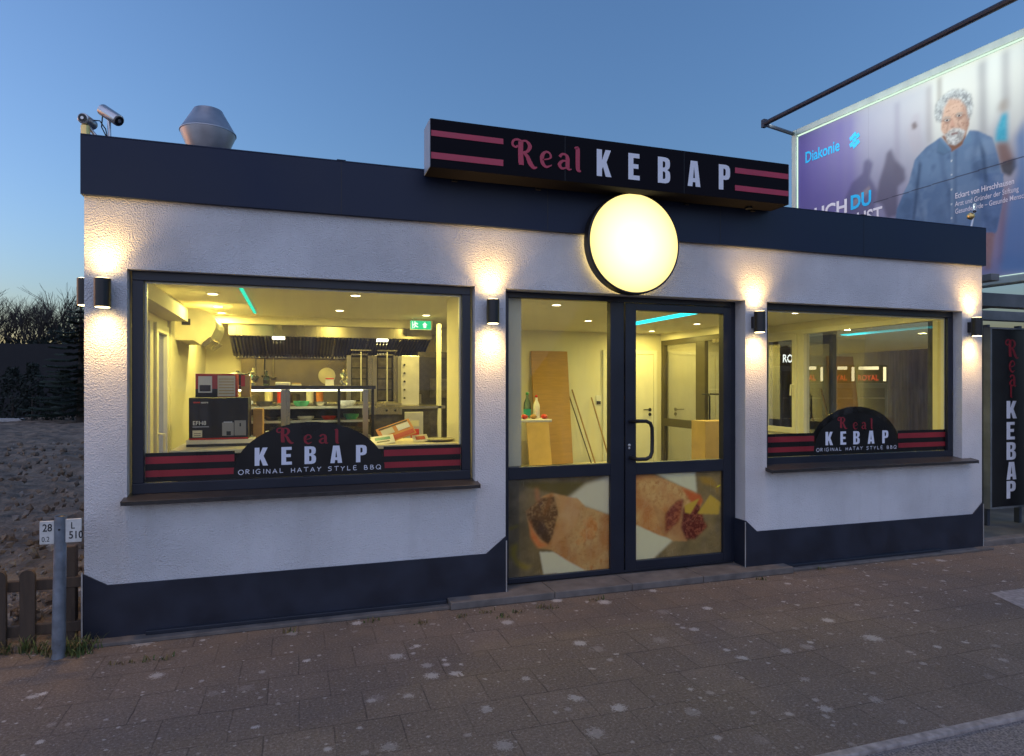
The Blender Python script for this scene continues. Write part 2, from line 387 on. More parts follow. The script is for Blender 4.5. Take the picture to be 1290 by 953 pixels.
def real(mb, O, U, V, Wn, specs, cap, mat, sx=1.0):
    """Wn: outward normal; every stroke sits a hair further out so that strokes never share a plane"""
    k = 0
    for ch, x, y in specs:
        for pts, w in REAL[ch]:
            mb.ribbon(pts, w, Vector(O)+Vector(Wn)*(.00025*k), U, V, mat, cap, (x, y), sx=sx); k += 1
def hand(mb, text, O, U, V, Wn, x0, x1, h, mat, w=.11):
    adv = {'I': .55}; tot = sum(.75 if c == ' ' else adv.get(c, 1.08) for c in text)-.3
    s = (x1-x0)/tot; x = x0; k = 0; rnd = random.Random(3)
    for c in text:
        if c != ' ':
            dy = rnd.uniform(-.06, .06)*h
            for st in HAND[c]:
                P = [(a*s, b*h) for a, b in st]
                mb.ribbon(P, [w*h]*len(P), Vector(O)+Vector(Wn)*(.0001*(k%3)), U, V, mat, 1.0, (x, dy)); k += 1
        x += s*(.75 if c == ' ' else adv.get(c, 1.08))

# ------------------------------------------------------------------ printed sheets painted into a colour attribute on a fine grid
class Sheet:
    def __init__(s, u0, u1, v0, v1, nu, nv, base):
        s.u0, s.u1, s.v0, s.v1, s.nu, s.nv = u0, u1, v0, v1, nu, nv
        s.gu, s.gv = np.meshgrid(np.linspace(u0, u1, nu), np.linspace(v0, v1, nv))
        s.img = np.zeros((nv, nu, 3)); s.img[:] = base
        s.rng = np.random.RandomState(5)
    def mask(s, poly, soft=0.0):
        m = np.zeros(s.gu.shape, bool); n = len(poly)
        for i in range(n):
            x0, y0 = poly[i]; x1, y1 = poly[(i+1) % n]
            if y0 == y1: continue
            c = ((y0 <= s.gv) != (y1 <= s.gv)); xi = x0+(s.gv-y0)*(x1-x0)/(y1-y0)
            m ^= c & (s.gu < xi)
        return s.blur(m.astype(float), soft)
    def blur(s, a, soft):
        k = int(round(soft/((s.u1-s.u0)/s.nu)))
        if k < 1: return a
        for _ in range(2):
            for ax in (0, 1):
                p = np.concatenate([np.repeat(np.take(a, [0], ax), k, ax), a, np.repeat(np.take(a, [-1], ax), k+1, ax)], ax)
                c = np.cumsum(p, ax); n = a.shape[ax]
                c = np.concatenate([np.zeros_like(np.take(c, [0], ax)), c], ax)
                a = (np.take(c, range(2*k+1, 2*k+1+n), ax)-np.take(c, range(0, n), ax))/(2*k+1)
        return a
    def noise(s, cell, oct=3):
        out = np.zeros(s.gu.shape); amp = 1; tot = 0
        for _ in range(oct):
            nx = int((s.u1-s.u0)/cell)+3; ny = int((s.v1-s.v0)/cell)+3
            g = s.rng.rand(ny+1, nx+1); fx = (s.gu-s.u0)/cell; fy = (s.gv-s.v0)/cell
            ix = fx.astype(int); iy = fy.astype(int); tx = fx-ix; ty = fy-iy; tx = tx*tx*(3-2*tx); ty = ty*ty*(3-2*ty)
            out += amp*((g[iy, ix]*(1-tx)+g[iy, ix+1]*tx)*(1-ty)+(g[iy+1, ix]*(1-tx)+g[iy+1, ix+1]*tx)*ty)
            tot += amp; amp *= .55; cell /= 2.1
        return out/tot
    def fill(s, m, col, col2=None, tex=None, alpha=1.0):
        c = np.array(col, float)
        if col2 is not None: c = c*(1-tex[..., None])+np.array(col2, float)*tex[..., None]
        a = (m*alpha)[..., None]; s.img = s.img*(1-a)+c*a
    def poly(s, P, col, soft=.004, col2=None, tex=None, alpha=1.0): s.fill(s.mask(P, soft), col, col2, tex, alpha)
    def build(s, name, O, U, V, mat, parent):
        O, U, V = map(Vector, (O, U, V)); base = wloc(parent)
        co = np.zeros((s.nv*s.nu, 3)); gu = s.gu.ravel(); gv = s.gv.ravel()
        for a in range(3): co[:, a] = O[a]-base[a]+U[a]*gu+V[a]*gv
        i = np.arange((s.nv-1)*(s.nu-1)); r = i//(s.nu-1); c = i % (s.nu-1); k = r*s.nu+c
        F = np.stack([k, k+1, k+s.nu+1, k+s.nu], 1)
        me = bpy.data.meshes.new(name); me.from_pydata(co.tolist(), [], F.tolist())
        at = me.color_attributes.new('ink', 'FLOAT_COLOR', 'POINT')
        rgba = np.ones((s.nv*s.nu, 4), np.float32); rgba[:, :3] = s.img.reshape(-1, 3)
        at.data.foreach_set('color', rgba.ravel()); me.materials.append(M[mat]); me.update()
        o = bpy.data.objects.new(name, me); COL.objects.link(o); o.parent = parent
        return o
M['poster_print'] = print_mat('printed billboard paper', .85)
M['film_print'] = print_mat('printed window film', .25, film=.4)
BP={
'shirt':[(2.355, 4.571), (2.273, 4.683), (2.089, 4.619), (1.942, 4.509), (1.867, 4.242), (1.775, 4.092), (1.697, 3.935), (1.666, 3.705), (2.745, 3.333), (2.757, 3.462), (2.904, 3.352), (2.939, 3.576), (2.986, 3.923), (2.927, 4.249), (2.867, 4.476), (2.72, 4.601), (2.619, 4.648), (2.542, 4.508), (2.436, 4.476)],
'neck':[(2.287, 4.692), (2.58, 4.67), (2.567, 4.513), (2.409, 4.457)],
'sleeve':[(2.72, 4.104), (2.986, 4.025), (2.975, 3.67), (2.915, 3.376), (2.757, 3.396)],
'forearm':[(2.762, 3.422), (2.904, 3.391), (2.88, 3.176), (2.848, 2.948), (2.79, 2.957), (2.77, 3.197)],
'face':[(2.273, 4.989), (2.306, 5.128), (2.396, 5.156), (2.528, 5.08), (2.58, 4.952), (2.619, 4.83), (2.606, 4.701), (2.567, 4.607), (2.489, 4.553), (2.355, 4.626), (2.281, 4.763)],
'hair':[(2.194, 4.99), (2.217, 5.122), (2.3, 5.186), (2.409, 5.216), (2.542, 5.166), (2.632, 5.07), (2.655, 4.949), (2.637, 4.823), (2.606, 4.767), (2.578, 4.947), (2.502, 5.063), (2.382, 5.117), (2.32, 5.048), (2.281, 4.86), (2.225, 4.895)],
'beard':[(2.322, 4.707), (2.396, 4.711), (2.502, 4.706), (2.567, 4.661), (2.536, 4.559), (2.457, 4.52), (2.363, 4.569)],
'stache':[(2.35, 4.722), (2.431, 4.742), (2.5, 4.712), (2.515, 4.669), (2.409, 4.679)],
'mouth':[(2.396, 4.684), (2.484, 4.674), (2.478, 4.655), (2.404, 4.659)],
'eyeL':[(2.317, 4.872), (2.35, 4.879), (2.388, 4.857), (2.355, 4.847)],
'eyeR':[(2.463, 4.872), (2.494, 4.88), (2.531, 4.86), (2.5, 4.85)],
'browL':[(2.295, 4.897), (2.333, 4.916), (2.393, 4.893), (2.393, 4.877), (2.333, 4.896)],
'browR':[(2.441, 4.891), (2.478, 4.907), (2.542, 4.891), (2.542, 4.875), (2.484, 4.886)],
'nose':[(2.415, 4.874), (2.441, 4.793), (2.452, 4.757), (2.409, 4.756), (2.388, 4.785)],
'collarL':[(2.273, 4.683), (2.231, 4.529), (2.322, 4.466), (2.409, 4.485)],
'collarR':[(2.619, 4.637), (2.639, 4.502), (2.528, 4.486), (2.547, 4.547)],
'placket':[(2.396, 4.475), (2.441, 4.474), (2.441, 3.587), (2.396, 3.597)],
'armfold':[(2.001, 4.49), (2.031, 4.424), (1.987, 4.093), (1.942, 3.73), (1.912, 3.737), (1.957, 4.159)],
'fold2':[(2.72, 4.527), (2.794, 4.318), (2.819, 3.971), (2.782, 3.981), (2.745, 4.308)],
'turq':[(2.892, 4.416), (2.911, 4.564), (2.975, 4.72), (3.033, 4.698), (3.033, 4.355)],
'turqhead':[(2.927, 4.777), (2.951, 4.858), (3.021, 4.868), (3.033, 4.724), (2.975, 4.72)],
'chair':[(2.904, 4.399), (3.033, 4.367), (3.102, 4.142), (3.079, 4.099), (2.939, 4.142), (2.915, 4.279)],
'dark':[(2.939, 4.142), (3.113, 4.164), (3.125, 4.06), (3.056, 3.966), (2.975, 4.029)],
'blueR':[(3.113, 4.39), (3.17, 4.496), (3.214, 4.604), (3.258, 2.856), (2.939, 2.907), (3.033, 3.655), (3.125, 3.984)],
'standman':[(1.837, 4.922), (1.912, 5.083), (1.987, 5.098), (2.016, 4.972), (2.031, 4.767), (2.06, 4.643), (1.927, 4.572), (1.867, 4.766)],
'guitar':[(1.389, 4.103), (1.439, 4.364), (1.521, 4.582), (1.554, 4.722), (1.618, 4.761), (1.681, 4.591), (1.806, 4.435), (1.821, 4.284), (1.713, 4.227), (1.713, 3.842), (1.554, 3.85), (1.488, 4.047)],
'fig2':[(0.879, 4.218), (1.026, 4.477), (1.191, 4.554), (1.215, 4.714), (1.284, 4.733), (1.352, 4.65), (1.306, 4.479), (1.419, 4.243), (1.352, 3.933), (0.929, 4.034)],
'pill1':[(1.666, 5.34), (1.738, 5.341), (1.738, 4.397), (1.666, 4.388)],
'pill2':[(2.092, 5.37), (2.155, 5.386), (2.166, 4.663), (2.097, 4.658)],
'pill3':[(2.231, 5.424), (2.287, 5.428), (2.287, 5.094), (2.231, 4.977)],
'pill4':[(2.72, 5.399), (2.794, 5.404), (2.807, 4.523), (2.733, 4.575)],
'pill5':[(2.975, 5.412), (3.033, 5.41), (3.045, 4.719), (2.975, 4.874)],
'light':[(2.155, 5.428), (2.72, 5.452), (2.72, 4.606), (2.155, 4.611)],
'light2':[(2.807, 5.438), (2.975, 5.463), (2.975, 4.823), (2.807, 4.497)],
'light3':[(3.045, 5.43), (3.194, 5.434), (3.194, 4.537), (3.045, 4.414)],
'seam':[(1.355, 4.111), (3.194, 4.158), (3.194, 4.143), (1.355, 4.099)],
'purple':[(0.079, 5.44), (1.026, 5.492), (1.168, 4.645), (1.026, 4.011), (0.079, 4.283)],
}
WP={
'plate1':[(3.31, 0.691), (3.487, 0.808), (3.697, 0.859), (3.697, 0.542), (3.504, 0.613)],
'plate1b':[(3.085, 0.288), (3.214, 0.277), (3.504, 0.12), (3.569, 0.099), (3.12, 0.107)],
'wrap1':[(3.198, 0.749), (3.262, 0.679), (3.406, 0.701), (3.487, 0.622), (3.702, 0.541), (3.702, 0.087), (3.487, 0.106), (3.342, 0.186), (3.183, 0.295), (3.081, 0.317), (3.011, 0.439), (2.98, 0.571), (3.104, 0.724)],
'meat1':[(2.98, 0.571), (2.965, 0.616), (3.104, 0.717), (3.214, 0.718), (3.246, 0.584), (3.198, 0.411), (3.159, 0.34), (3.089, 0.39), (3.026, 0.481)],
'lip1':[(3.198, 0.749), (3.262, 0.672), (3.262, 0.524), (3.183, 0.331), (3.214, 0.336), (3.406, 0.485), (3.438, 0.662), (3.374, 0.702)],
'salmon1':[(3.003, 0.555), (3.026, 0.467), (3.104, 0.359), (3.159, 0.337), (3.073, 0.318), (3.011, 0.41)],
'dark1':[(2.996, 0.585), (3.089, 0.535), (3.19, 0.397), (3.159, 0.348), (3.057, 0.435)],
'lemon1':[(2.843, 0.35), (2.904, 0.374), (2.888, 0.274), (2.919, 0.214), (2.996, 0.186), (3.026, 0.191), (2.98, 0.151), (2.888, 0.202), (2.846, 0.278)],
'lemon0':[(2.805, 0.489), (2.911, 0.518), (2.904, 0.497), (2.805, 0.468)],
'wood1':[(2.805, 0.862), (2.911, 0.864), (2.911, 0.691), (2.805, 0.69)],
'olive1':[(2.911, 0.853), (3.487, 0.816), (3.31, 0.691), (3.183, 0.749), (2.919, 0.828)],
'plate2':[(4.079, 0.889), (4.509, 0.872), (4.528, 0.681), (4.4, 0.734)],
'plate2b':[(3.932, 0.466), (4.149, 0.359), (4.301, 0.301), (4.097, 0.146), (3.932, 0.152)],
'wrap2':[(3.932, 0.872), (4.114, 0.857), (4.274, 0.787), (4.491, 0.698), (4.583, 0.622), (4.546, 0.489), (4.418, 0.277), (4.328, 0.299), (4.167, 0.342), (3.932, 0.451)],
'lip2':[(4.097, 0.61), (4.22, 0.525), (4.436, 0.646), (4.373, 0.453), (4.436, 0.275), (4.292, 0.286), (4.185, 0.356), (4.149, 0.467)],
'meat2':[(4.22, 0.525), (4.328, 0.628), (4.4, 0.64), (4.355, 0.454), (4.22, 0.354)],
'meat2b':[(4.391, 0.562), (4.546, 0.6), (4.602, 0.438), (4.639, 0.388), (4.509, 0.286), (4.418, 0.292), (4.373, 0.39)],
'salmon2':[(4.373, 0.736), (4.565, 0.663), (4.592, 0.606), (4.509, 0.523), (4.473, 0.604)],
'lemon2':[(4.546, 0.823), (4.676, 0.809), (4.751, 0.733), (4.751, 0.637), (4.714, 0.719), (4.583, 0.765)],
'tri1':[(4.409, 0.584), (4.555, 0.635), (4.464, 0.507), (4.409, 0.521)],
'tri2':[(4.531, 0.503), (4.661, 0.661), (4.77, 0.588), (4.751, 0.485)],
}
# ================================================================== GROUND
def ground_mats():
    # concrete paving flags, stained, with pale lichen splotches
    m, t, o = nt('stained paving flags'); b = N(t, 'ShaderNodeBsdfPrincipled'); t.links.new(b.outputs[0], o.inputs[0])
    b.inputs['Roughness'].default_value = .8; b.inputs['Specular IOR Level'].default_value = .35
    geo = N(t, 'ShaderNodeNewGeometry'); mp = N(t, 'ShaderNodeMapping'); mp.inputs['Location'].default_value = (.12, .88+.31*20, 0)
    t.links.new(geo.outputs['Position'], mp.inputs[0])
    def noise(sc, det=4, rough=.55, vec=None):
        n = N(t, 'ShaderNodeTexNoise'); n.inputs['Scale'].default_value = sc; n.inputs['Detail'].default_value = det; n.inputs['Roughness'].default_value = rough
        t.links.new((vec or geo.outputs['Position']), n.inputs['Vector']); return n
    def ramp(src, a, c, lo=0., hi=1.):
        r = N(t, 'ShaderNodeMapRange'); r.inputs[1].default_value = a; r.inputs[2].default_value = c; r.inputs[3].default_value = lo; r.inputs[4].default_value = hi
        t.links.new(src, r.inputs[0]); return r.outputs[0]
    def mix(f, a, c):
        x = N(t, 'ShaderNodeMix', data_type='RGBA')
        if isinstance(f, float): x.inputs[0].default_value = f
        else: t.links.new(f, x.inputs[0])
        for i, q in ((6, a), (7, c)):
            if isinstance(q, tuple): x.inputs[i].default_value = c4(q)
            else: t.links.new(q, x.inputs[i])
        return x.outputs[2]
    def math_(op, a, c=None):
        x = N(t, 'ShaderNodeMath', operation=op)
        for i, q in ((0, a), (1, c)):
            if q is None: continue
            if isinstance(q, (int, float)): x.inputs[i].default_value = q
            else: t.links.new(q, x.inputs[i])
        return x.outputs[0]
    # wobble the joints a little
    wob = noise(9, 2); ws = N(t, 'ShaderNodeVectorMath', operation='SCALE'); ws.inputs['Scale'].default_value = .012
    t.links.new(wob.outputs['Color'], ws.inputs[0]); wa = N(t, 'ShaderNodeVectorMath', operation='ADD')
    t.links.new(mp.outputs[0], wa.inputs[0]); t.links.new(ws.outputs[0], wa.inputs[1])
    br = N(t, 'ShaderNodeTexBrick'); br.inputs['Scale'].default_value = 1; br.inputs['Brick Width'].default_value = .31; br.inputs['Row Height'].default_value = .31
    br.inputs['Mortar Size'].default_value = .0035; br.inputs['Mortar Smooth'].default_value = .3; br.offset = .5
    br.inputs['Color1'].default_value = (0, 0, 0, 1); br.inputs['Color2'].default_value = (1, 1, 1, 1); br.inputs['Bias'].default_value = 0
    t.links.new(wa.outputs[0], br.inputs['Vector'])
    fine = noise(70, 5, .9); mid = noise(14, 5); big = noise(.9, 4)
    col = mix(ramp(br.outputs['Color'], 0, 1), (.17, .128, .096), (.225, .17, .13))
    col = mix(ramp(mid.outputs[0], .35, .7, 0, .8), col, (.17, .128, .10))
    col = mix(ramp(big.outputs[0], .4, .68, 0., .6), col, (.14, .105, .08))
    col = mix(ramp(fine.outputs[0], .52, .70, 0, .9), col, (.46, .39, .33))
    col = mix(ramp(fine.outputs[0], .47, .34, 0, .9), col, (.05, .032, .028))
    # a few lighter exposed-aggregate flags
    # joints
    jn = noise(2.3, 3)
    col = mix(math_('MULTIPLY', ramp(br.outputs['Fac'], 0, 1), ramp(jn.outputs[0], .38, .6, .05, .5)), col, (.035, .022, .018))
    # warm sandy dirt near the wall base
    sep = N(t, 'ShaderNodeSeparateXYZ'); t.links.new(geo.outputs['Position'], sep.inputs[0])
    dirt = math_('MULTIPLY', ramp(sep.outputs['Y'], -1.1, -.15, 0, 1), ramp(noise(3.2, 5).outputs[0], .42, .65, 0, .6))
    col = mix(dirt, col, (.25, .175, .115))
    # splotches: three sizes of irregular discs
    for sc, rad, pres, seed, wsc in ((2.3, .060, .22, 3.1, 34), (6.2, .040, .15, 17.7, 60), (13., .020, .11, 31.3, 110), (30., .009, .11, 7.9, 170)):
        wn = noise(wsc, 6, .8); w1 = N(t, 'ShaderNodeVectorMath', operation='SCALE'); w1.inputs['Scale'].default_value = 1.0/wsc*2.6
        t.links.new(wn.outputs['Color'], w1.inputs[0])
        w2 = N(t, 'ShaderNodeVectorMath', operation='ADD'); t.links.new(geo.outputs['Position'], w2.inputs[0]); t.links.new(w1.outputs[0], w2.inputs[1])
        w3 = N(t, 'ShaderNodeVectorMath', operation='ADD'); w3.inputs[1].default_value = (seed, seed, 0); t.links.new(w2.outputs[0], w3.inputs[0])
        flat = N(t, 'ShaderNodeVectorMath', operation='MULTIPLY'); flat.inputs[1].default_value = (1, 1, 0); t.links.new(w3.outputs[0], flat.inputs[0])
        v = N(t, 'ShaderNodeTexVoronoi', voronoi_dimensions='2D'); v.inputs['Scale'].default_value = sc; t.links.new(flat.outputs[0], v.inputs['Vector'])
        sc_ = N(t, 'ShaderNodeSeparateColor'); t.links.new(v.outputs['Color'], sc_.inputs[0])
        r = math_('MULTIPLY', math_('POWER', sc_.outputs[1], 1.5), rad*sc*1.15)           # radius in cell units
        on = math_('LESS_THAN', sc_.outputs[0], pres)
        ragged = ramp(noise(wsc*1.5, 4, .75).outputs[0], .3, .7, .15, 1.75)
        edge = math_('LESS_THAN', v.outputs['Distance'], math_('MULTIPLY', math_('MULTIPLY', r, on), ragged))
        near = ramp(sep.outputs['Y'], -3.2, -.6, .25, 1.)
        op = math_('MULTIPLY', math_('MULTIPLY', edge, near), ramp(sc_.outputs[2], 0, 1, .15, .9))
        col = mix(op, col, (.60, .55, .50))
    t.links.new(col, b.inputs['Base Color'])
    bp = N(t, 'ShaderNodeBump'); bp.inputs['Strength'].default_value = .9; bp.inputs['Distance'].default_value = .008
    hh = math_('SUBTRACT', math_('ADD', math_('MULTIPLY', fine.outputs[0], .7), math_('MULTIPLY', mid.outputs[0], .6)), math_('MULTIPLY', br.outputs['Fac'], 1.0))
    t.links.new(hh, bp.inputs['Height']); t.links.new(bp.outputs[0], b.inputs['Normal'])
    M['paving'] = m
ground_mats()
M['asphalt'] = surf('speckled asphalt', (.22, .18, .155), .85, var=.7, vscale=110, bump=.6, bscale=300, bdist=.003)
M['kerbstone'] = surf('pale kerb edging', (.33, .28, .25), .85, var=.35, vscale=25, bump=.3, bscale=200)
M['yardsoil'] = surf('stony yard soil', (.17, .12, .08), .95, var=.6, vscale=3.5, bump=.9, bscale=22, bdist=.04)
M['yardwet'] = surf('concrete forecourt', (.13, .12, .1), .7, var=.4, vscale=2.5, bump=.3, bscale=80)

mb = MB(); mb.box(-300, 300, -300, 300, -.6, -.1, 'yardsoil'); g = structure(mb.build('ground', origin=(0, 0, 0)))
mb = MB(); mb.box(-14, 30, -2.42, .14, -.3, 0, 'paving'); structure(mb.build('pavement', origin=(0, 0, 0)))
mb = MB(); mb.box(-14, 30, -2.47, -2.42, -.3, .004, 'kerbstone'); structure(mb.build('kerb', origin=(0, -2.45, 0), bevel=.006))
mb = MB(); mb.box(-60, 60, -12, -2.47, -.3, -.012, 'asphalt'); structure(mb.build('road', origin=(0, -6, 0)))
mb = MB(); mb.box(7.7, 13, .14, 7, -.3, .02, 'yardwet'); structure(mb.build('forecourt', origin=(9, 1, 0)))
mb = MB(); mb.box(7.72, 30, .02, .14, -.2, .06, 'concrete'); structure(mb.build('forecourt_kerb', origin=(9, .1, 0), bevel=.01))
# pale concrete patches in the pavement
mb = MB(); mb.prism([(6.2,-1.42),(6.75,-1.42),(6.75,-1.05),(6.35,-1.05)], (0,0,.001), X, Y, Z*.003, 'kerbstone'); structure(mb.build('pavement_patch', origin=(6.4,-1.2,0)))

# rough yard left of and behind the shop
def yard():
    nx, ny = 150, 260; v = []; f = []
    rs = np.random.RandomState(2)
    def vn(gx, gy, cell):
        g = rs.rand(400, 400); fx = gx/cell+40; fy = gy/cell+40; ix = fx.astype(int) % 398; iy = fy.astype(int) % 398
        tx = fx-np.floor(fx); ty = fy-np.floor(fy); tx = tx*tx*(3-2*tx); ty = ty*ty*(3-2*ty)
        return (g[iy, ix]*(1-tx)+g[iy, ix+1]*tx)*(1-ty)+(g[iy+1, ix]*(1-tx)+g[iy+1, ix+1]*tx)*ty
    tt = np.linspace(0, 1, ny); ys = .14+32*tt**1.7; xs = np.linspace(0, 1, nx)
    gx = np.zeros((ny, nx)); gy = np.zeros((ny, nx))
    for j, y in enumerate(ys):
        gx[j] = -.03-(1.5+y*.75)*2*(1-xs)**1.2; gy[j] = y
    h = .17*vn(gx, gy, 1.7)+.10*vn(gx, gy, .6)+.07*vn(gx, gy, .22)+.05*vn(gx, gy, .09)
    h = h*np.clip((gy-.1)*1.2, .1, 1)*np.clip(-gx*3, .15, 1)-.06
    for j in range(ny):
        for i in range(nx): v.append((gx[j, i], gy[j, i], h[j, i]))
    for j in range(ny-1):
        for i in range(nx-1): f.append((j*nx+i, j*nx+i+1, (j+1)*nx+i+1, (j+1)*nx+i))
    m = MB(); m.add(v, f, 'yardsoil'); return m
structure(yard().build('yard_ground', origin=(-2, 8, 0), smooth=False))
M['stone'] = surf('broken concrete lump', (.22, .19, .16), .9, var=.4, vscale=9, bump=.5, bscale=60)
M['stonepale'] = surf('pale rubble', (.4, .38, .36), .9, var=.25, vscale=9)
def lump(name, label, c, sx, sy, sz, mat, seed, group=None, rot=0.):
    rnd = random.Random(seed); m = MB(); vs = []; n1, n2 = 7, 5
    corners = [Vector((a*sx*rnd.uniform(.7, 1), b*sy*rnd.uniform(.7, 1), d*sz*rnd.uniform(.6, 1))) for a in (-1, 1) for b in (-1, 1) for d in (-1, 1)]
    rz = Matrix.Rotation(rot, 3, 'Z'); corners = [rz @ p+Vector(c) for p in corners]
    m.add(corners, [(0,1,3,2),(4,6,7,5),(0,4,5,1),(2,3,7,6),(0,2,6,4),(1,5,7,3)], mat)
    o = m.build(name, bevel=min(sx, sy, sz)*.35)
    return tag(o, label, 'rubble', group)
lump('rubble_block', 'long pale concrete block lying behind the picket fence', (-.62, .75, .07), .16, .09, .07, 'stone', 1, 'rubble in the yard', .1)
lump('rubble_block', 'white chunk of rubble between the fence and the marker post', (-.22, 1.25, .14), .1, .1, .12, 'stonepale', 2, 'rubble in the yard', .5)
lump('rubble_block', 'flat sloping slab leaning towards the shop corner', (-.12, 1.0, .16), .09, .35, .05, 'stone', 3, 'rubble in the yard', .2)
lump('rubble_block', 'brown lump of soil and rubble below the lower fence rail', (-.5, .45, .05), .12, .1, .05, 'stone', 4, 'rubble in the yard', .9)
lump('concrete_slab', 'low white slab far back in the yard before the dark fence', (-10.6, 28.5, .15), .9, .5, .12, 'stonepale', 5, None, .1)

M['stonebrown'] = surf('brown clods', (.11, .085, .065), .95, var=.4, vscale=9)
def scatter():
    r = random.Random(31); m = MB()
    for _ in range(1100):
        y = .25+14*r.random()**1.6; x = -.1-(1.2+y*.62)*r.random(); s_ = r.uniform(.012, .05)*(1+y*.05); z = .10+.05*r.random()+.10*min(1, y*.3)
        d = Vector((r.gauss(0,1), r.gauss(0,1), r.gauss(0,1))).normalized(); e = d.orthogonal().normalized(); g = d.cross(e)
        k = [Vector((x, y, z))+d*s_*a+e*s_*.8*b+g*s_*.6*c for a, b, c in ((1,0,0),(-1,0,.1),(0,1,0),(.1,-1,0),(0,0,1),(0,.1,-1))]
        m.add(k, [(0,2,4),(2,1,4),(1,3,4),(3,0,4),(2,0,5),(1,2,5),(3,1,5),(0,3,5)], r.choice(['yardsoil', 'stonebrown', 'yardsoil', 'stone', 'yardsoil']))
    return m
tag(scatter().build('rubble_scatter'), 'small stones and clods strewn over the yard', 'rubble', kind='stuff')

# ================================================================== THE SHOP
shop = thing('kebab_shop', 'single storey white rendered kebab shop with dark fascia and plinth', 'shop', (3.85, 0, 0))
W = 7.70; ZT = 2.79
# --- walls
mb = MB()
mb.box(0, .235, 0, .2, 0, ZT, 'plaster'); mb.box(.235, 2.515, 0, .2, 0, .86, 'plaster'); mb.box(.235, 2.515, 0, .2, 2.345, ZT, 'plaster')
mb.box(2.515, 2.753, 0, .2, 0, ZT, 'plaster'); mb.box(2.753, 4.908, 0, .2, 2.338, ZT, 'plaster'); mb.box(4.908, 5.13, 0, .2, 0, ZT, 'plaster')
mb.box(5.13, 7.433, 0, .2, 0, .865, 'plaster'); mb.box(5.13, 7.433, 0, .2, 2.335, ZT, 'plaster'); mb.box(7.433, W, 0, .2, 0, ZT, 'plaster')
mb.build('front_wall', shop)
mb = MB()   # left wall with its glazed opening
mb.box(0, .14, .2, .45, 0, ZT, 'plaster'); mb.box(0, .14, 2.0, 4.6, 0, ZT, 'plaster'); mb.box(0, .14, .45, 2.0, 2.2, ZT, 'plaster'); mb.box(0, .14, .45, 2.0, 0, .12, 'plaster')
mb.build('side_wall', shop)
mb = MB()  # right wall with its long window
mb.box(7.5, W, .2, .3, 0, ZT, 'plaster'); mb.box(7.5, W, 3.0, 4.6, 0, ZT, 'plaster'); mb.box(7.5, W, .3, 3.0, 2.34, ZT, 'plaster'); mb.box(7.5, W, .3, 3.0, 0, .93, 'plaster')
mb.build('side_wall', shop)
mb = MB(); mb.box(0, W, 4.6, 4.8, 0, ZT, 'plaster'); mb.build('back_wall', shop)
mb = MB()   # inner linings
mb.box(.141, 7.499, 4.42, 4.6, .1, 2.43, 'wall_in')
mb.box(.141, .155, 2.0, 4.42, .1, 2.43, 'wall_in'); mb.box(.141, .155, .2, .45, .1, 2.43, 'wall_in'); mb.box(.141, .155, .45, 2.0, 2.2, 2.43, 'wall_in')
mb.box(7.485, 7.499, 3.0, 4.42, .1, 2.43, 'wall_in'); mb.box(7.485, 7.499, .201, .3, .1, 2.43, 'wall_in'); mb.box(7.485, 7.499, .3, 3.0, 2.34, 2.43, 'wall_in'); mb.box(7.485, 7.499, .3, 3.0, .1, .93, 'wall_in')
for a, b, c, d in ((.155,.235,.1,2.43),(.235,2.515,.1,.86),(.235,2.515,2.36,2.43),(2.515,2.753,.1,2.43),(2.753,4.908,2.36,2.43),(4.908,5.13,.1,2.43),(5.13,7.433,.1,.86),(5.13,7.433,2.36,2.43),(7.433,7.485,.1,2.43)):
    mb.box(a, b, .201, .21, c, d, 'wall_in')
mb.box(2.62, 2.95, .21, .56, .1, 2.43, 'wall_in'); mb.box(2.62, 2.73, .56, 1.43, .1, 2.43, 'wall_in')     # pier between kitchen and entrance
mb.box(.156, 2.9, 3.5, 3.56, 2.33, 2.43, 'wall_in')                                                  # bulkhead over the hood
mb.box(.156, .30, .22, 2.0, 2.2, 2.31, 'wall_in')                                                    # roller blind casing
mb.build('inner_wall', shop)
mb = MB(); mb.box(.14, 7.5, .2, 4.6, 2.43, 2.5, 'ceil'); mb.build('ceiling', shop)
mb = MB(); mb.box(.14, 7.5, .2, 4.6, .02, .1, 'floor_in'); mb.build('floor', shop)
# --- roof, fascia
mb = MB(); mb.box(0, W, .0, 4.8, ZT+.001, 2.95, 'fascia'); mb.build('roof', shop)
mb = MB(); mb.box(-.012, W+.012, -.035, -.001, 2.788, 3.153, 'fascia')
mb.box(-.012, W+.012, -.035, .12, 3.1535, 3.163, 'fascia')
mb.box(-.012, -.001, -.001, 4.8, 2.788, 3.153, 'fascia'); mb.box(W+.001, W+.012, -.001, 4.8, 2.788, 3.153, 'fascia')
mb.build('fascia', shop, bevel=.002)
for xx in (1.55, 3.08, 4.63, 6.17):
    mb = MB(); mb.box(xx-.002, xx+.002, -.0362, -.0352, 2.79, 3.152, 'black'); mb.box(xx-.03, xx+.03, -.0385, .123, 3.1635, 3.167, 'fascia'); mb.build('fascia_joint', shop)
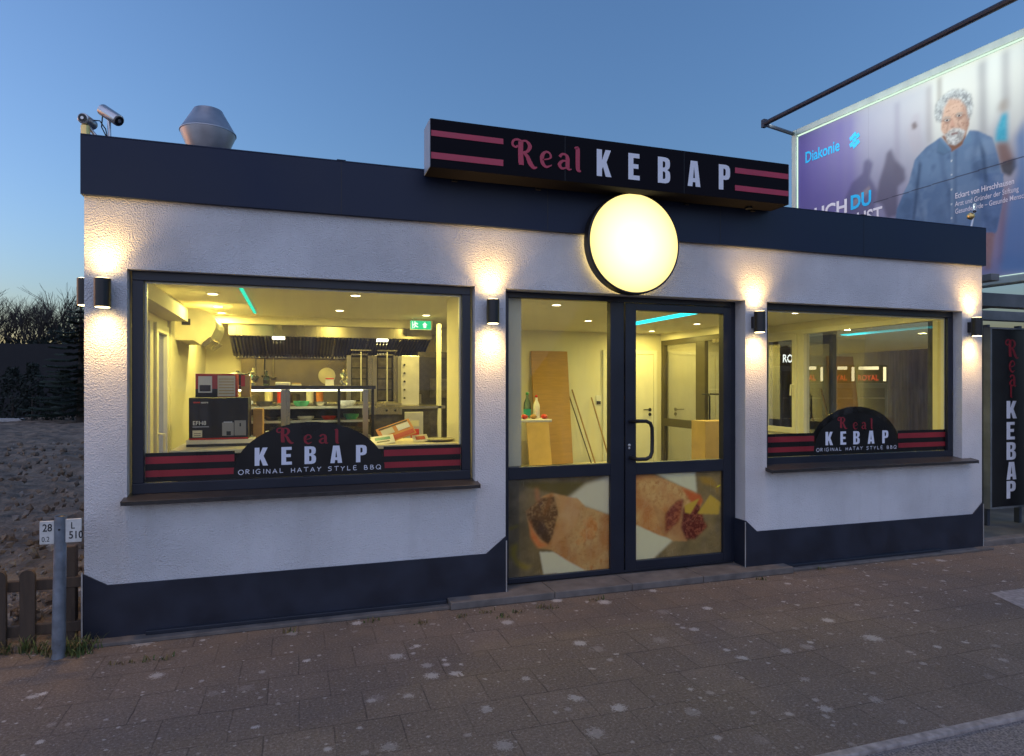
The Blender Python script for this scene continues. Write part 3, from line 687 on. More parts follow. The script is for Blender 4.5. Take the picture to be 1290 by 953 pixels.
# --- plinth panels with raised corners, edge strips
mb = MB()
mb.prism([(0,0),(2.753,0),(2.753,.472),(2.60,.352),(.13,.352),(0,.43)], (0,-.0125,.0), X, Z, Y*.0115, 'plinth')
mb.prism([(4.908,0),(7.7,0),(7.7,.455),(7.57,.345),(5.02,.352),(4.908,.45)], (0,-.0125,.0), X, Z, Y*.0115, 'plinth')
mb.box(4.896, 4.9075, -.0125, .13, .06, .45, 'plinth')
mb.prism([(0,0),(.8,0),(.8,.352),(.13,.352),(0,.43)], (-.001,0,0), Y, Z, X*-.011, 'plinth')
mb.build_each('plinth', shop)
mb = MB()
for x in (2.755, 4.897, 7.7015, -.0085): mb.box(x-.004, x+.004, -.0165, -.0128, 0.0, .44, 'trim')
mb.build_each('plinth_edge_strip', shop)
mb = MB(); mb.box(-.02, 2.3, -.11, -.0127, 0.001, .024, 'concrete'); mb.box(5.3, 7.74, -.09, -.0127, .001, .022, 'concrete'); mb.build_each('footing', shop, bevel=.004)
mb = MB(); mb.box(.35, 2.29, -.05, -.0128, .0245, .05, 'membrane'); mb.box(5.31, 7.1, -.045, -.0128, .0225, .045, 'membrane'); mb.build_each('base_seal', shop, bevel=.003)
mb = MB()
xs = [2.3, 3.1, 3.75, 4.4, 5.3]
for a, b in zip(xs, xs[1:]): mb.box(a+.002, b-.002, -.135, .2, .001, .055, 'concrete')
mb.build_each('door_step', shop, bevel=.006)

# --- shop windows
def logo(m, cx, y, arc_h, base, k=1.0):
    """arched panel, dim red script, white block letters and hand lettering, seen from the street"""
    P = [(-.505, 0.0), (.505, 0.0)]
    P += [(.505*math.cos(a), .025+(arc_h-.025)*math.sin(a)) for a in [math.pi*i/40 for i in range(41)]]
    P = [P[0], P[1]]+P[2:]
    m.prism(P, (cx, y, base), X, Z, Y*.0012, 'decal')
    O = (cx, y-.0006, 0)
    real(m, (cx, y-.0006, 1.195), X, Z, (0,-1,0), (('R', -.225, .02), ('e', -.055, .004), ('a', .045, .004), ('l', .145, .004)), .098, 'decalred', sx=1.12)
    kebap(m, (cx, y-.0006, 1.058), X, Z, (-.372, -.2, -.048, .125, .302), .08, .123, 'decalwhite')
    hand(m, 'ORIGINAL HATAY STYLE BBQ', (cx, y-.0006, 1.004), X, Z, (0,-1,0), -.475, .475, .03, 'decalwhite', .14)
def shop_window(x0, x1, z0, z1, y, fx, cx, gl0, gl1, z_band, right=False):
    # frame: outer ring and sash ring
    m = MB(); a = fx
    m.box(x0, x1, y, y+.07, z0, z0+a, 'frame'); m.box(x0, x1, y, y+.07, z1-a, z1, 'frame')
    m.box(x0, x0+a, y, y+.07, z0+a, z1-a, 'frame'); m.box(x1-a, x1, y, y+.07, z0+a, z1-a, 'frame')
    f = m.build('window', shop, bevel=.004)
    m = MB(); m.box(x0+a-.01, x1-a+.01, y+.03, y+.0302, z0+a-.01, z1-a+.01, 'glass'); 
    gm = MB(); gm.add([(x0+a,y+.032,z0+a),(x1-a,y+.032,z0+a),(x1-a,y+.032,z1-a),(x0+a,y+.032,z1-a)], [(0,1,2,3)], 'glass'); gm.build('pane', f)
    m = MB(); b = a+.012                                            # inner white lining of the frame
    m.box(x0+a, x0+b, y+.036, y+.069, z0+a, z1-a, 'upvc'); m.box(x1-b, x1-a, y+.036, y+.069, z0+a, z1-a, 'upvc')
    m.box(x0+b, x1-b, y+.036, y+.069, z1-b, z1-a, 'upvc')
    m.build('glazing_bead', f)
    m = MB()
    yb = y+.0285
    zt = z_band
    m.box(x0+a+.003, cx-.497, yb, yb+.0012, z0+a+.003, zt, 'decal'); m.box(cx+.497, x1-a-.003, yb, yb+.0012, z0+a+.003, zt, 'decal')
    m.box(cx-.497, cx+.497, yb+.0001, yb+.0012, z0+a+.003, .987, 'decal')
    h = zt-.987
    for q0, q1 in ((.12, .36), (.60, .86)):
        m.box(x0+a+.003, cx-.50, yb-.0006, yb-.0002, .987+h*q0, .987+h*q1, 'decalred'); m.box(cx+.50, x1-a-.003, yb-.0006, yb-.0002, .987+h*q0, .987+h*q1, 'decalred')
    m.box(x0+a+.003, cx-.50, yb-.0004, yb-.0002, zt-.004, zt, 'trim') if 0 else None
    logo(m, cx, yb-.0013, 1.352-.985, .985)
    m.build('window_decal', f)
    if right:
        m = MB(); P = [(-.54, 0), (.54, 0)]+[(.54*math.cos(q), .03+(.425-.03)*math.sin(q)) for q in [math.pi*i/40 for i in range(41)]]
        m.prism(P, (cx+.02, y+.062, .985), X, Z, Y*.0015, 'decal'); m.build('decal_reflection', f)  # dark arch standing in for the decal's reflection in the double glazing
    # sill
    m = MB(); sx0, sx1 = x0-.03, x1+(.11 if right else .035)
    m.prism([(0, 0), (.18, .028), (.18, .002), (0, -.026)], (sx0, -.09, .882), Y, Z, X*(sx1-sx0), 'sill')
    m.build('window_sill', f, bevel=.003)
    return f
shop_window(.25, 2.497, .905, 2.352, .055, .068, 1.357, 0, 0, 1.165)
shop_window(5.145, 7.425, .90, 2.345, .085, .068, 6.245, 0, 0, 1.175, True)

# --- entrance: fixed leaf left, door leaf right
m = MB(); yd = .13
x0, x1, zb, zt = 2.77, 4.905, .065, 2.337
m.box(x0, x0+.05, yd, yd+.07, zb, zt, 'frame'); m.box(x1-.05, x1, yd, yd+.07, zb, zt, 'frame')
m.box(x0+.05, x1-.05, yd, yd+.07, zt-.045, zt, 'frame'); m.box(x0+.05, 3.695, yd, yd+.07, zb, zb+.04, 'frame')
m.box(3.695, 3.82, yd, yd+.07, zb, zt-.045, 'frame'); m.box(x0+.05, 3.695, yd, yd+.07, .872, .97, 'frame')
m.box(3.82, x1-.05, yd, yd+.07, zb, zb+.02, 'frame')
ent = m.build('entrance_frame', shop, bevel=.004)
gm = MB(); gm.add([(x0+.05,yd+.03,.97),(3.695,yd+.03,.97),(3.695,yd+.03,zt-.045),(x0+.05,yd+.03,zt-.045)], [(0,1,2,3)], 'glass'); gm.build('pane', ent)
m = MB(); yo = yd-.012
dx0, dx1, dz0, dz1 = 3.826, 4.85, .088, 2.287
m.box(dx0, dx0+.098, yo, yo+.07, dz0, dz1, 'frame'); m.box(dx1-.075, dx1, yo, yo+.07, dz0, dz1, 'frame')
m.box(dx0+.098, dx1-.075, yo, yo+.07, dz0, .157, 'frame'); m.box(dx0+.098, dx1-.075, yo, yo+.07, 2.228, dz1, 'frame'); m.box(dx0+.098, dx1-.075, yo, yo+.07, .868, .968, 'frame')
door = m.build('door', shop, bevel=.004)
gm = MB(); gm.add([(dx0+.098,yo+.035,.968),(dx1-.075,yo+.035,.968),(dx1-.075,yo+.035,2.228),(dx0+.098,yo+.035,2.228)], [(0,1,2,3)], 'glass'); gm.build('pane', door)
m = MB()
hx, hy = 3.87, .02
P = [(hx, yo, 1.31), (hx, hy+.03, 1.315), (hx+.02, hy, 1.317), (hx+.09, hy, 1.317), (hx+.128, hy, 1.30), (hx+.145, hy, 1.262), (hx+.147, hy, 1.16), (hx+.145, hy, 1.062), (hx+.128, hy, 1.024), (hx+.09, hy, 1.008), (hx+.02, hy, 1.008), (hx, hy+.03, 1.01), (hx, yo, 1.014)]
m.tube(P, .0155, 'blackmetal', 12); m.build('door_handle', door, smooth=True)
m = MB(); m.lathe((3.858, yo, 1.115), [(.012, -.001), (.012, -.006), (.004, -.008)], 'trim', 16, 'y'); m.lathe((3.858, yo, 1.09), [(.009, -.001), (.009, -.006), (.003, -.008)], 'trim', 16, 'y'); m.build('lock_cylinder', door)
# ================================================================== PRINTED FILM ON THE LOWER DOOR PANELS: a rolled kebab wrap on a plate
def wrap_sheet(side):
    if side == 1: s = Sheet(x0+.05, 3.695, zb+.04, .872, 190, 170, (.105, .08, .045))
    else: s = Sheet(dx0+.098, dx1-.075, .157, .868, 190, 160, (.11, .08, .055))
    n1 = s.noise(.12, 4); n2 = s.noise(.03, 3); n3 = s.noise(.012, 2); g = s.noise(.5, 2)
    st = np.clip((n2*.5+n3*.5-.42)*4, 0, 1)
    s.fill(np.ones_like(n1), (.13, .105, .065), (.24, .19, .125), np.clip(n1*1.6-.3, 0, 1))
    if side == 1:
        s.poly(WP['olive1'], (.10, .085, .02), .01, alpha=.8)
        s.poly(WP['plate1'], (.52, .54, .60), .012); s.poly(WP['plate1b'], (.56, .58, .64), .006)
        s.poly(WP['lemon1'], (.30, .24, .04), .012); s.poly(WP['lemon0'], (.24, .2, .04), .01)
        s.poly(WP['wrap1'], (.40, .20, .09), .006, (.50, .37, .23), np.clip(n1*2.2-.6, 0, 1))
        w = s.mask(WP['wrap1'], .004)
        s.fill(w*np.clip((n1-.5)*4, 0, 1)*np.clip((n2-.5)*4, 0, 1), (.30, .09, .02), alpha=.6); s.fill(w*np.clip((n1-.62)*6, 0, 1), (.5, .2, .06), alpha=.6)
        s.fill(w*np.clip((n3-.62)*5, 0, 1), (.2, .07, .02), alpha=.25)
        s.poly(WP['meat1'], (.13, .07, .035), .006, (.30, .19, .11), st)
        s.poly(WP['dark1'], (.05, .025, .012), .008, alpha=.75)
        s.poly(WP['lip1'], (.44, .24, .12), .006, (.5, .34, .22), np.clip(n1*2-.5, 0, 1))
        L = [(a+.012, b) for a, b in WP['lip1'][:4]]; s.poly(WP['salmon1'], (.5, .15, .055), .007, (.6, .26, .12), n2)
        s.poly([(3.05,.79),(3.07,.80),(3.085,.70),(3.06,.68)], (.5, .2, .11), .012, alpha=.8)
        s.poly([(3.16,.72),(3.20,.77),(3.185,.66),(3.13,.57),(3.11,.58)], (.22, .1, .04), .01, alpha=.7)
    else:
        s.poly(WP['plate2'], (.52, .56, .62), .008); s.poly(WP['plate2b'], (.54, .57, .63), .008)
        s.poly(WP['lemon2'], (.30, .2, .05), .012)
        s.poly(WP['wrap2'], (.42, .20, .09), .005, (.52, .37, .22), np.clip(n1*2.2-.6, 0, 1))
        w = s.mask(WP['wrap2'], .004)
        s.fill(w*np.clip((n1-.5)*4, 0, 1)*np.clip((n2-.5)*4, 0, 1), (.30, .09, .02), alpha=.6); s.fill(w*np.clip((n3-.62)*5, 0, 1), (.2, .07, .02), alpha=.25)
        s.poly(WP['salmon2'], (.45, .1, .035), .008, alpha=.9)
        s.poly(WP['lip2'], (.34, .17, .09), .006, (.46, .3, .17), np.clip(n1*2-.5, 0, 1))
        s.poly(WP['meat2'], (.16, .035, .022), .008, (.3, .1, .06), st); s.poly(WP['meat2b'], (.10, .018, .016), .007, (.26, .08, .06), st)
        s.poly(WP['tri1'], (.46, .34, .07), .003); s.poly(WP['tri2'], (.46, .34, .07), .003)
        s.poly([(4.72,.72),(4.74,.735),(4.765,.745),(4.768,.738),(4.74,.722)], (.75, .6, .03), .002)
    # pale vertical scratches and folds in the film
    sc = np.clip((s.noise(.006, 1)*0+np.sin(s.gu*900+s.noise(.08, 2)*9))-.93, 0, 1)*9*np.clip((s.noise(.15, 2)-.5)*4, 0, 1)
    s.fill(sc, (.5, .42, .36), alpha=.4)
    s.img = np.clip(s.img*1.35, 0, .8)
    return s
s1 = wrap_sheet(1); o = s1.build('poster_film', (0, yd+.028, 0), X, Z, 'film_print', ent)
s2 = wrap_sheet(2); o = s2.build('poster_film', (0, yo+.033, 0), X, Z, 'film_print', door)
gm = MB(); gm.add([(x0+.05,yd+.024,zb+.04),(3.695,yd+.024,zb+.04),(3.695,yd+.024,.872),(x0+.05,yd+.024,.872)], [(0,1,2,3)], 'glass'); gm.build('lower_pane', ent)
gm = MB(); gm.add([(dx0+.098,yo+.029,.157),(dx1-.075,yo+.029,.157),(dx1-.075,yo+.029,.868),(dx0+.098,yo+.029,.868)], [(0,1,2,3)], 'glass'); gm.build('lower_pane', door)

# --- side glazing left: white frames, fixed pane and sash
m = MB()
def ringx(m, x, y0, y1, z0, z1, w, d, mat):
    m.box(x, x+d, y0, y1, z0, z0+w, mat); m.box(x, x+d, y0, y1, z1-w, z1, mat); m.box(x, x+d, y0, y0+w, z0+w, z1-w, mat); m.box(x, x+d, y1-w, y1, z0+w, z1-w, mat)
ringx(m, .06, .45, 1.32, .12, 2.2, .07, .07, 'upvc'); ringx(m, .06, 1.321, 2.0, .12, 2.2, .06, .07, 'upvc')
f = m.build('side_window', shop, bevel=.004)
m = MB(); ringx(m, .08, 1.39, 1.935, .19, 2.135, .075, .075, 'upvc'); sash = m.build('sash', f, bevel=.005)
m = MB(); m.tube([(.155,1.43,1.2),(.20,1.43,1.2),(.20,1.44,1.06)], .010, 'upvc', 10); m.build('window_handle', f, smooth=True)
gm = MB(); gm.add([(.1,.52,.19),(.1,1.25,.19),(.1,1.25,2.13),(.1,.52,2.13)], [(0,1,2,3)], 'glass_in'); gm.add([(.12,1.46,.26),(.12,1.86,.26),(.12,1.86,2.06),(.12,1.46,2.06)], [(0,1,2,3)], 'glass_in'); gm.build('pane', f)
# --- side glazing right
m = MB(); ringx(m, 7.49, .3, 2.23, .93, 2.34, .06, .09, 'upvc'); ringx(m, 7.49, 2.231, 3.0, .93, 2.34, .05, .09, 'upvc')
f = m.build('side_window', shop, bevel=.004)
m = MB(); ringx(m, 7.465, 2.28, 2.95, .98, 2.29, .075, .08, 'upvc'); m.build('sash', f, bevel=.005)
m = MB(); m.tube([(7.465,2.33,1.62),(7.43,2.33,1.62),(7.43,2.34,1.48)], .011, 'upvc', 10); m.build('window_handle', f, smooth=True)
gm = MB(); gm.add([(7.54,.36,.99),(7.54,2.17,.99),(7.54,2.17,2.28),(7.54,.36,2.28)], [(0,1,2,3)], 'glass_in'); gm.add([(7.5,2.355,1.055),(7.5,2.875,1.055),(7.5,2.875,2.215),(7.5,2.355,2.215)], [(0,1,2,3)], 'glass_in'); gm.build('pane', f)

# --- inner door in the back wall and glazed inner doors on the right
m = MB(); yb = 4.42
m.box(5.72, 5.78, yb-.03, yb-.001, .1, 2.16, 'upvc'); m.box(6.60, 6.66, yb-.03, yb-.001, .1, 2.16, 'upvc'); m.box(5.78, 6.60, yb-.03, yb-.001, 2.10, 2.16, 'upvc')
m.box(5.785, 6.595, yb-.022, yb-.001, .105, 2.095, 'upvc')
idr = m.build('inner_door', shop, bevel=.003)
m = MB(); m.lathe((6.53, yb-.022, 1.235), [(.026, 0), (.026, -.008)], 'black', 20, 'y'); m.tube([(6.53,yb-.03,1.235),(6.53,yb-.06,1.235),(6.51,yb-.065,1.235),(6.40,yb-.065,1.235)], .009, 'black', 10)
m.lathe((6.53, yb-.022, 1.16), [(.026, 0), (.026, -.008)], 'black', 20, 'y'); m.build('door_handle', idr, smooth=True)
m = MB(); gx = 6.73
def barx(y0, y1, z0, z1, d=.06): m.box(gx, gx+d, y0, y1, z0, z1, 'frame_side')
barx(4.30, 4.39, .1, 2.318); barx(2.5, 4.30, 2.24, 2.318); barx(3.23, 3.45, .1, 2.24); barx(2.5, 2.57, .1, 2.24)
barx(3.45, 4.30, .98, 1.1); barx(2.57, 3.23, .98, 1.1); barx(3.45, 4.30, .1, .19); barx(2.57, 3.23, .1, .19)
gd = m.build('inner_glass_door', shop, bevel=.003)
m = MB(); m.tube([(gx,3.19,1.49),(gx-.06,3.19,1.49),(gx-.06,3.06,1.49),(gx-.06,3.03,1.46),(gx-.06,3.03,1.15),(gx-.06,3.06,1.12),(gx-.06,3.19,1.12),(gx,3.19,1.12)], .013, 'black', 10); m.build('door_handle', gd, smooth=True)
m = MB(); m.box(gx-.04, gx-.002, 2.62, 3.0, 2.2, 2.25, 'steel'); m.build('door_closer', gd, bevel=.004)
gm = MB()
for y0_, y1_ in ((3.45,4.30),(2.57,3.23)):
    for z0_, z1_ in ((.19,.98),(1.1,2.24)): gm.add([(gx+.03,y0_,z0_),(gx+.03,y1_,z0_),(gx+.03,y1_,z1_),(gx+.03,y0_,z1_)], [(0,1,2,3)], 'glass_in')
gm.build('pane', gd)
m = MB(); m.box(gx, gx+.06, 2.5, 4.42, 2.319, 2.43, 'wall_in'); m.build('partition_wall', shop)

# ================================================================== INSIDE THE KITCHEN
FL = .1
m = MB(); m.box(.58, 3.1, 4.385, 4.415, 1.0, 2.32, 'steelwarm'); tag(m.build('steel_splashback'), 'brownish stainless cladding on the kitchen back wall under the hood', 'wall panel')
# extractor hood
hood = thing('extractor_hood', 'long stainless extractor hood with dark filter row over the kitchen', 'hood', (1.7, 3.6, 2.0))
m = MB(); m.prism([(3.57,2.21),(3.57,2.33),(4.384,2.33),(4.384,1.99),(4.2,1.99),(3.62,2.21)], (.5,0,0), Y, Z, X*.008, 'steel'); m.prism([(3.57,2.21),(3.57,2.33),(4.384,2.33),(4.384,1.99),(4.2,1.99),(3.62,2.21)], (2.892,0,0), Y, Z, X*.008, 'steel')
m.box(.508, 2.892, 3.565, 3.58, 2.2, 2.33, 'steel'); m.box(.508, 2.892, 3.58, 3.63, 2.195, 2.21, 'steel'); m.box(.508, 2.892, 4.30, 4.384, 1.97, 1.99, 'steel')
m.build('canopy', hood)
m = MB(); n = 58
for i in range(n):
    xx = .52+i*(2.36/n)
    m.obox((xx+.012, 3.95, 2.09), (.009,0,0), (0,.33,-.10), (0,.005,.014), 'steeldark')
m.obox((1.7, 3.96, 2.125), (1.19,0,0), (0,.33,-.10), (0,.002,.005), 'black')
for xx in (.9, 1.3, 1.7, 2.1, 2.5): m.obox((xx, 3.945, 2.082), (.008,0,0), (0,.335,-.10), (0,.004,.014), 'steel')
m.build('filter_row', hood)
for xx in (1.05, 2.28):
    m = MB(); m.box(xx-.07, xx+.07, 3.61, 3.72, 2.165, 2.194, 'hood_lamp'); m.build('hood_lamp', hood, bevel=.006)
    lamp('AREA', 'hood_light', (xx, 3.75, 2.14), .5, (1, .85, .35), hood, size=.15)
# wall-mounted blower unit on the left wall
ac = thing('air_unit', 'cream wall-mounted air unit with rounded front on the left kitchen wall', 'air conditioner', (.156, 2.6, 2.05))
P = [(0,0),(0,.29),(.2,.29),(.27,.275),(.32,.24),(.345,.19),(.345,.13),(.31,.05),(.26,.0),(.22,-.03),(.17,.0)]
m = MB(); m.prism(P, (.156,2.25,2.045), X, Z, Y*.85, 'cream'); m.build('body', ac, bevel=.008)
m = MB(); m.box(.21, .285, 2.243, 2.249, 2.19, 2.25, 'sill'); m.build('side_grille', ac)
m = MB(); m.prism([(.22,-.032),(.26,-.002),(.3,.04),(.33,.0),(.25,-.06)], (.156,2.26,2.045), X, Z, Y*.83, 'steel'); m.build('air_flap', ac)
# display case
for i, (hx_, hl, hm, lb) in enumerate(((.75,.26,'steel','long steel ladle hanging at the left of the hood'),(.86,.22,'black','black spatula hanging beside the ladle'),(.97,.24,'steel','steel skimmer hanging third from the left under the hood'))):
    m = MB(); m.tube([(hx_, 4.34, 1.96), (hx_, 4.34, 1.96-hl)], .006, hm, 8); m.lathe((hx_, 4.34, 1.96-hl-.03), [(.01, 0), (.035, .012), (.038, .03), (.008, .034)], hm, 14); tag(m.build('kitchen_utensil', smooth=True), lb, 'utensil', 'utensils hanging below the hood')
m = MB(); m.box(.6, 1.78, 4.0, 4.38, FL, 1.36, 'steeldark'); m.box(.6, 1.78, 3.98, 4.38, 1.361, 1.39, 'steel'); tag(m.build('back_counter', bevel=.004), 'dark steel back counter under the kitchen splashback', 'counter')
for i, (px_, r_, h_, mt, lb) in enumerate(((.72,.07,.10,'steel','steel pot at the left end of the back counter'),(.92,.05,.20,'cream','tall cream canister on the back counter'),(1.07,.05,.15,'redp','red canister on the back counter'),(1.24,.06,.12,'steeldark','dark pot in the middle of the back counter'),(1.42,.045,.22,'white','tall white bottle on the back counter'),(1.54,.045,.18,'orange','orange tin on the back counter'))):
    m = MB(); m.lathe((px_, 4.15, 1.391), [(r_*.95, 0), (r_, .01), (r_, h_*.9), (r_*.8, h_*.95), (r_*.3, h_)], mt, 20); tag(m.build('canister' if h_ > .13 else 'cooking_pot', smooth=True), lb, 'canister' if h_ > .13 else 'pot')
dc = thing('display_case', 'glass refrigerated display case with two lit shelves behind the logo', 'display case', (1.32, 1.9, FL))
m = MB(); m.box(.66, 1.95, 1.62, 2.25, FL, 1.12, 'steel'); m.build('cabinet', dc, bevel=.004)
m = MB(); m.box(.7, 1.9, 2.225, 2.24, 1.125, 1.39, 'sill'); m.build('back_panel', dc)
m = MB(); m.box(.64, 1.97, 1.6, 2.27, 1.575, 1.607, 'blackmetal'); m.build('top', dc, bevel=.003)
m = MB()
for xx in (.66, 1.16, 1.62, 1.93): m.box(xx, xx+.025, 1.61, 1.635, 1.12, 1.575, 'blackmetal' if xx > 1.5 or xx < 1 else 'steel')
m.box(1.12, 1.2, 1.609, 1.612, 1.12, 1.57, 'steel'); m.box(1.85, 1.9, 1.609, 1.612, 1.12, 1.57, 'steel')
for xx in (.66, 1.93): m.box(xx, xx+.025, 2.22, 2.245, 1.12, 1.575, 'blackmetal')
m.build_each('post', dc)
for zz in (1.40, 1.27):
    m = MB(); m.box(.69, 1.92, 1.68, 2.2, zz, zz+.008, 'steel'); m.box(.69, 1.92, 1.665, 1.68, zz-.008, zz+.014, 'cream'); m.build('shelf', dc)
gm = MB(); gm.add([(.685,1.62,1.12),(1.93,1.62,1.12),(1.93,1.62,1.575),(.685,1.62,1.575)], [(0,1,2,3)], 'glass_clear'); gm.build('pane', dc)
m = MB(); m.box(.7, 1.9, 1.66, 1.68, 1.556, 1.570, 'hood_lamp'); m.build('case_lamp', dc)
lamp('AREA', 'case_light', (1.3, 1.72, 1.55), .35, (1, .95, .55), dc, shape='RECTANGLE', size=1.1, size_y=.05)
rnd = random.Random(11)
food = ['white', 'cream', 'steel', 'sill', 'green', 'boxred', 'steel', 'white']
def bowl(x, y, z, r, h, mat, label, inner=None):
    m = MB(); m.lathe((x, y, z), [(r*.6, 0), (r*.95, h*.6), (r, h), (r*.94, h), (r*.85, h*.7)], mat, 20)
    o = m.build('food_tray', smooth=True); tag(o, label, 'tray', 'trays in the display case'); return o
spots_ = [(.80, 1.408, 'white', 'white round bowl at the left end of the upper shelf'), (.97, 1.408, 'sill', 'dark round bowl on the upper shelf left of the post'), (1.3, 1.408, 'green', 'green bowl on the upper shelf right of the post'),
          (1.47, 1.408, 'steel', 'steel bowl in the middle of the upper shelf'), (1.72, 1.408, 'white', 'white bowl at the right end of the upper shelf'), (.85, 1.278, 'steel', 'steel bowl at the left end of the lower shelf'),
          (1.04, 1.278, 'sill', 'dark bowl on the lower shelf left of the post'), (1.34, 1.278, 'cream', 'cream bowl on the lower shelf right of the post'), (1.55, 1.278, 'boxred', 'red bowl on the lower shelf'), (1.76, 1.278, 'green', 'green bowl at the right end of the lower shelf')]
for x_, z_, mt, lb in spots_: bowl(x_, 1.8+rnd.uniform(-.03, .06), z_, rnd.uniform(.065, .085), rnd.uniform(.04, .06), mt, lb)
# things standing on the case
m = MB(); m.lathe((.73, 1.95, 1.608), [(.085, 0), (.09, .01), (.09, .1), (.094, .1), (.094, .108), (.02, .125), (.012, .14)], 'black', 24); tag(m.build('cooking_pot', smooth=True), 'dark pot at the left end of the display case top', 'pot')
def foil(x, y, z, w, h, name, label):
    r = random.Random(int(x*100)); m = MB()
    for i in range(26):
        a = r.uniform(0, 6.28); rr = r.uniform(.1, 1)*w/2; zz = r.uniform(.1, .95)*h; k = 1-abs(zz/h-.55)
        c = (x+math.cos(a)*rr*k, y+math.sin(a)*rr*k, z+zz); s = r.uniform(.012, .028)
        d = Vector((r.uniform(-1,1), r.uniform(-1,1), r.uniform(-1,1))).normalized(); e = d.orthogonal().normalized(); g = d.cross(e)
        m.obox(c, d*s, e*s*.7, g*.002, 'foil')
    m.lathe((x, y, z), [(w*.28, 0), (w*.3, .02), (w*.1, .04)], 'foil', 12)
    return tag(m.build(name), label, 'foil')
M['foil'] = surf('crinkled foil', (.75, .72, .6), .18, .9)
foil(.86, 1.9, 1.608, .10, .15, 'foil_bag', 'crumpled shiny foil bag beside the dark pot'); foil(1.70, 1.9, 1.608, .07, .16, 'foil_flower', 'upright shiny foil bunch at the right end of the case top')
def bottle(x, y, z, h, r, body, cap, label, group, lab=None):
    t = thing('bottle', label, 'bottle', (x, y, z), group)
    m = MB(); m.lathe((x, y, z), [(r*.9, 0), (r, h*.03), (r, h*.5), (r*.9, h*.6), (r*.35, h*.78), (r*.33, h*.9)], body, 20); m.build('glass_body', t, smooth=True)
    m = MB(); m.lathe((x, y, z+h*.9), [(r*.4, 0), (r*.42, h*.08), (r*.3, h*.1)], cap, 16); m.build('cap', t, smooth=True)
    if lab: m = MB(); m.lathe((x, y, z+h*.12), [(r*1.02, 0), (r*1.02, h*.24)], lab, 20); m.build('label', t, smooth=True)
    return t
bottle(.985, 1.9, 1.608, .14, .03, 'bottle', 'black', 'small bottle with dark cap standing on the display case', None, 'boxblack')
m = MB(); m.box(1.07, 1.2, 1.75, 1.9, 1.608, 1.64, 'white'); tag(m.build('plastic_box', bevel=.006), 'flat white box lying on the display case top', 'box')
m = MB(); m.box(1.52, 1.60, 1.86, 1.875, 1.608, 1.68, 'white'); m.box(1.52, 1.60, 1.858, 1.8595, 1.668, 1.68, 'redp'); tag(m.build('price_card', bevel=.002), 'small grey card with red top edge on the display case', 'card')
m = MB(); m.lathe((1.64, 4.38, 1.74), [(.11, 0), (.11, -.01), (.09, -.02), (.02, -.022)], 'cream', 28, 'y'); tag(m.build('wall_plate', smooth=True), 'pale round disc on the steel splashback', 'plate')
# counter along the window
m = MB(); m.box(.42, 2.5, .32, .92, 1.125, 1.155, 'cream'); m.box(.44, 2.48, .36, .88, FL, 1.125, 'sill')
tag(m.build('window_counter', bevel=.004), 'long low counter standing right behind the left shop window', 'counter')
def carton(x0_, x1_, y0_, y1_, z0_, z1_, mat, label, cat='box', name='carton'):
    t = thing(name, label, cat, ((x0_+x1_)/2, (y0_+y1_)/2, z0_)); m = MB(); m.box(x0_, x1_, y0_, y1_, z0_, z1_, mat); m.build('box_body', t, bevel=.003); return t
t = carton(.505, .91, .60, .95, 1.205, 1.515, 'boxblack', 'black carton printed with EFH8 on the window counter')
m = MB(); m.box(.505, .91, .597, .5985, 1.205, 1.218, 'boxred')
m.font('EFH8', .042, (.53, .5975, 1.315), X, Z, 'white', .008); m.box(.53, .64, .5972, .5984, 1.298, 1.304, 'galv')
m.box(.535, .58, .5972, .5984, 1.476, 1.486, 'redp'); m.font('gastro', .02, (.585, .5975, 1.475), X, Z, 'white', .02)
m.box(.53, .595, .5972, .5984, 1.225, 1.275, 'cream'); m.box(.54, .585, .5966, .5971, 1.235, 1.239, 'sill'); m.box(.54, .585, .5966, .5971, 1.25, 1.254, 'sill')
m.box(.73, .81, .5972, .5984, 1.232, 1.33, 'steel'); m.box(.815, .895, .5972, .5984, 1.232, 1.345, 'steel'); m.box(.74, .80, .5966, .5971, 1.33, 1.337, 'trim'); m.box(.76, .79, .5960, .5971, 1.235, 1.265, 'black'); m.box(.85, .86, .5960, .5971, 1.30, 1.325, 'black')
m.build('carton_print', t)
m = MB(); m.box(.49, .95, .58, .97, 1.156, 1.19, 'sill'); m.box(.49, .95, .575, .58, 1.175, 1.2045, 'cream'); m.box(.49, .95, .581, .97, 1.1905, 1.2045, 'white'); tag(m.build('tray_stand'), 'dark stand with pale front strip under the black carton', 'stand')
t = carton(.50, .80, .97, 1.15, 1.156, 1.70, 'boxred', 'red and white carton with appliance pictures behind the black carton')
m = MB(); m.box(.52, .62, .967, .9685, 1.55, 1.68, 'white'); m.box(.66, .79, .967, .9685, 1.52, 1.685, 'cream'); m.box(.53, .61, .9662, .9668, 1.56, 1.61, 'boxblack'); m.box(.50, .66, .9674, .9684, 1.5, 1.58, 'boxblack')
for i in range(6): m.box(.67, .78, .9662, .9668, 1.54+i*.023, 1.546+i*.023, 'cardboard2')
m.build('carton_print', t)
t = carton(.83, .90, 1.0, 1.12, 1.156, 1.69, 'cardboard2', 'narrow orange and tan carton next to the red one', )
m = MB(); m.box(.83, .86, .997, .9985, 1.6, 1.69, 'redp'); m.build('carton_print', t)
carton(.93, 1.0, .85, 1.1, 1.156, 1.42, 'cardboard', 'plain brown carton at the right side of the black carton')
for (a_, b_, c_, w_, h_, mt, lb) in ((1.02, .5, .5, .09, .13, 'white', 'white paper cup stack beside the black carton'),):
    m = MB(); m.lathe((a_+.06, b_, 1.156), [(.03, 0), (.042, .1), (.044, .1), (.044, .11)], mt, 20); tag(m.build('paper_cup', smooth=True), lb, 'cup')
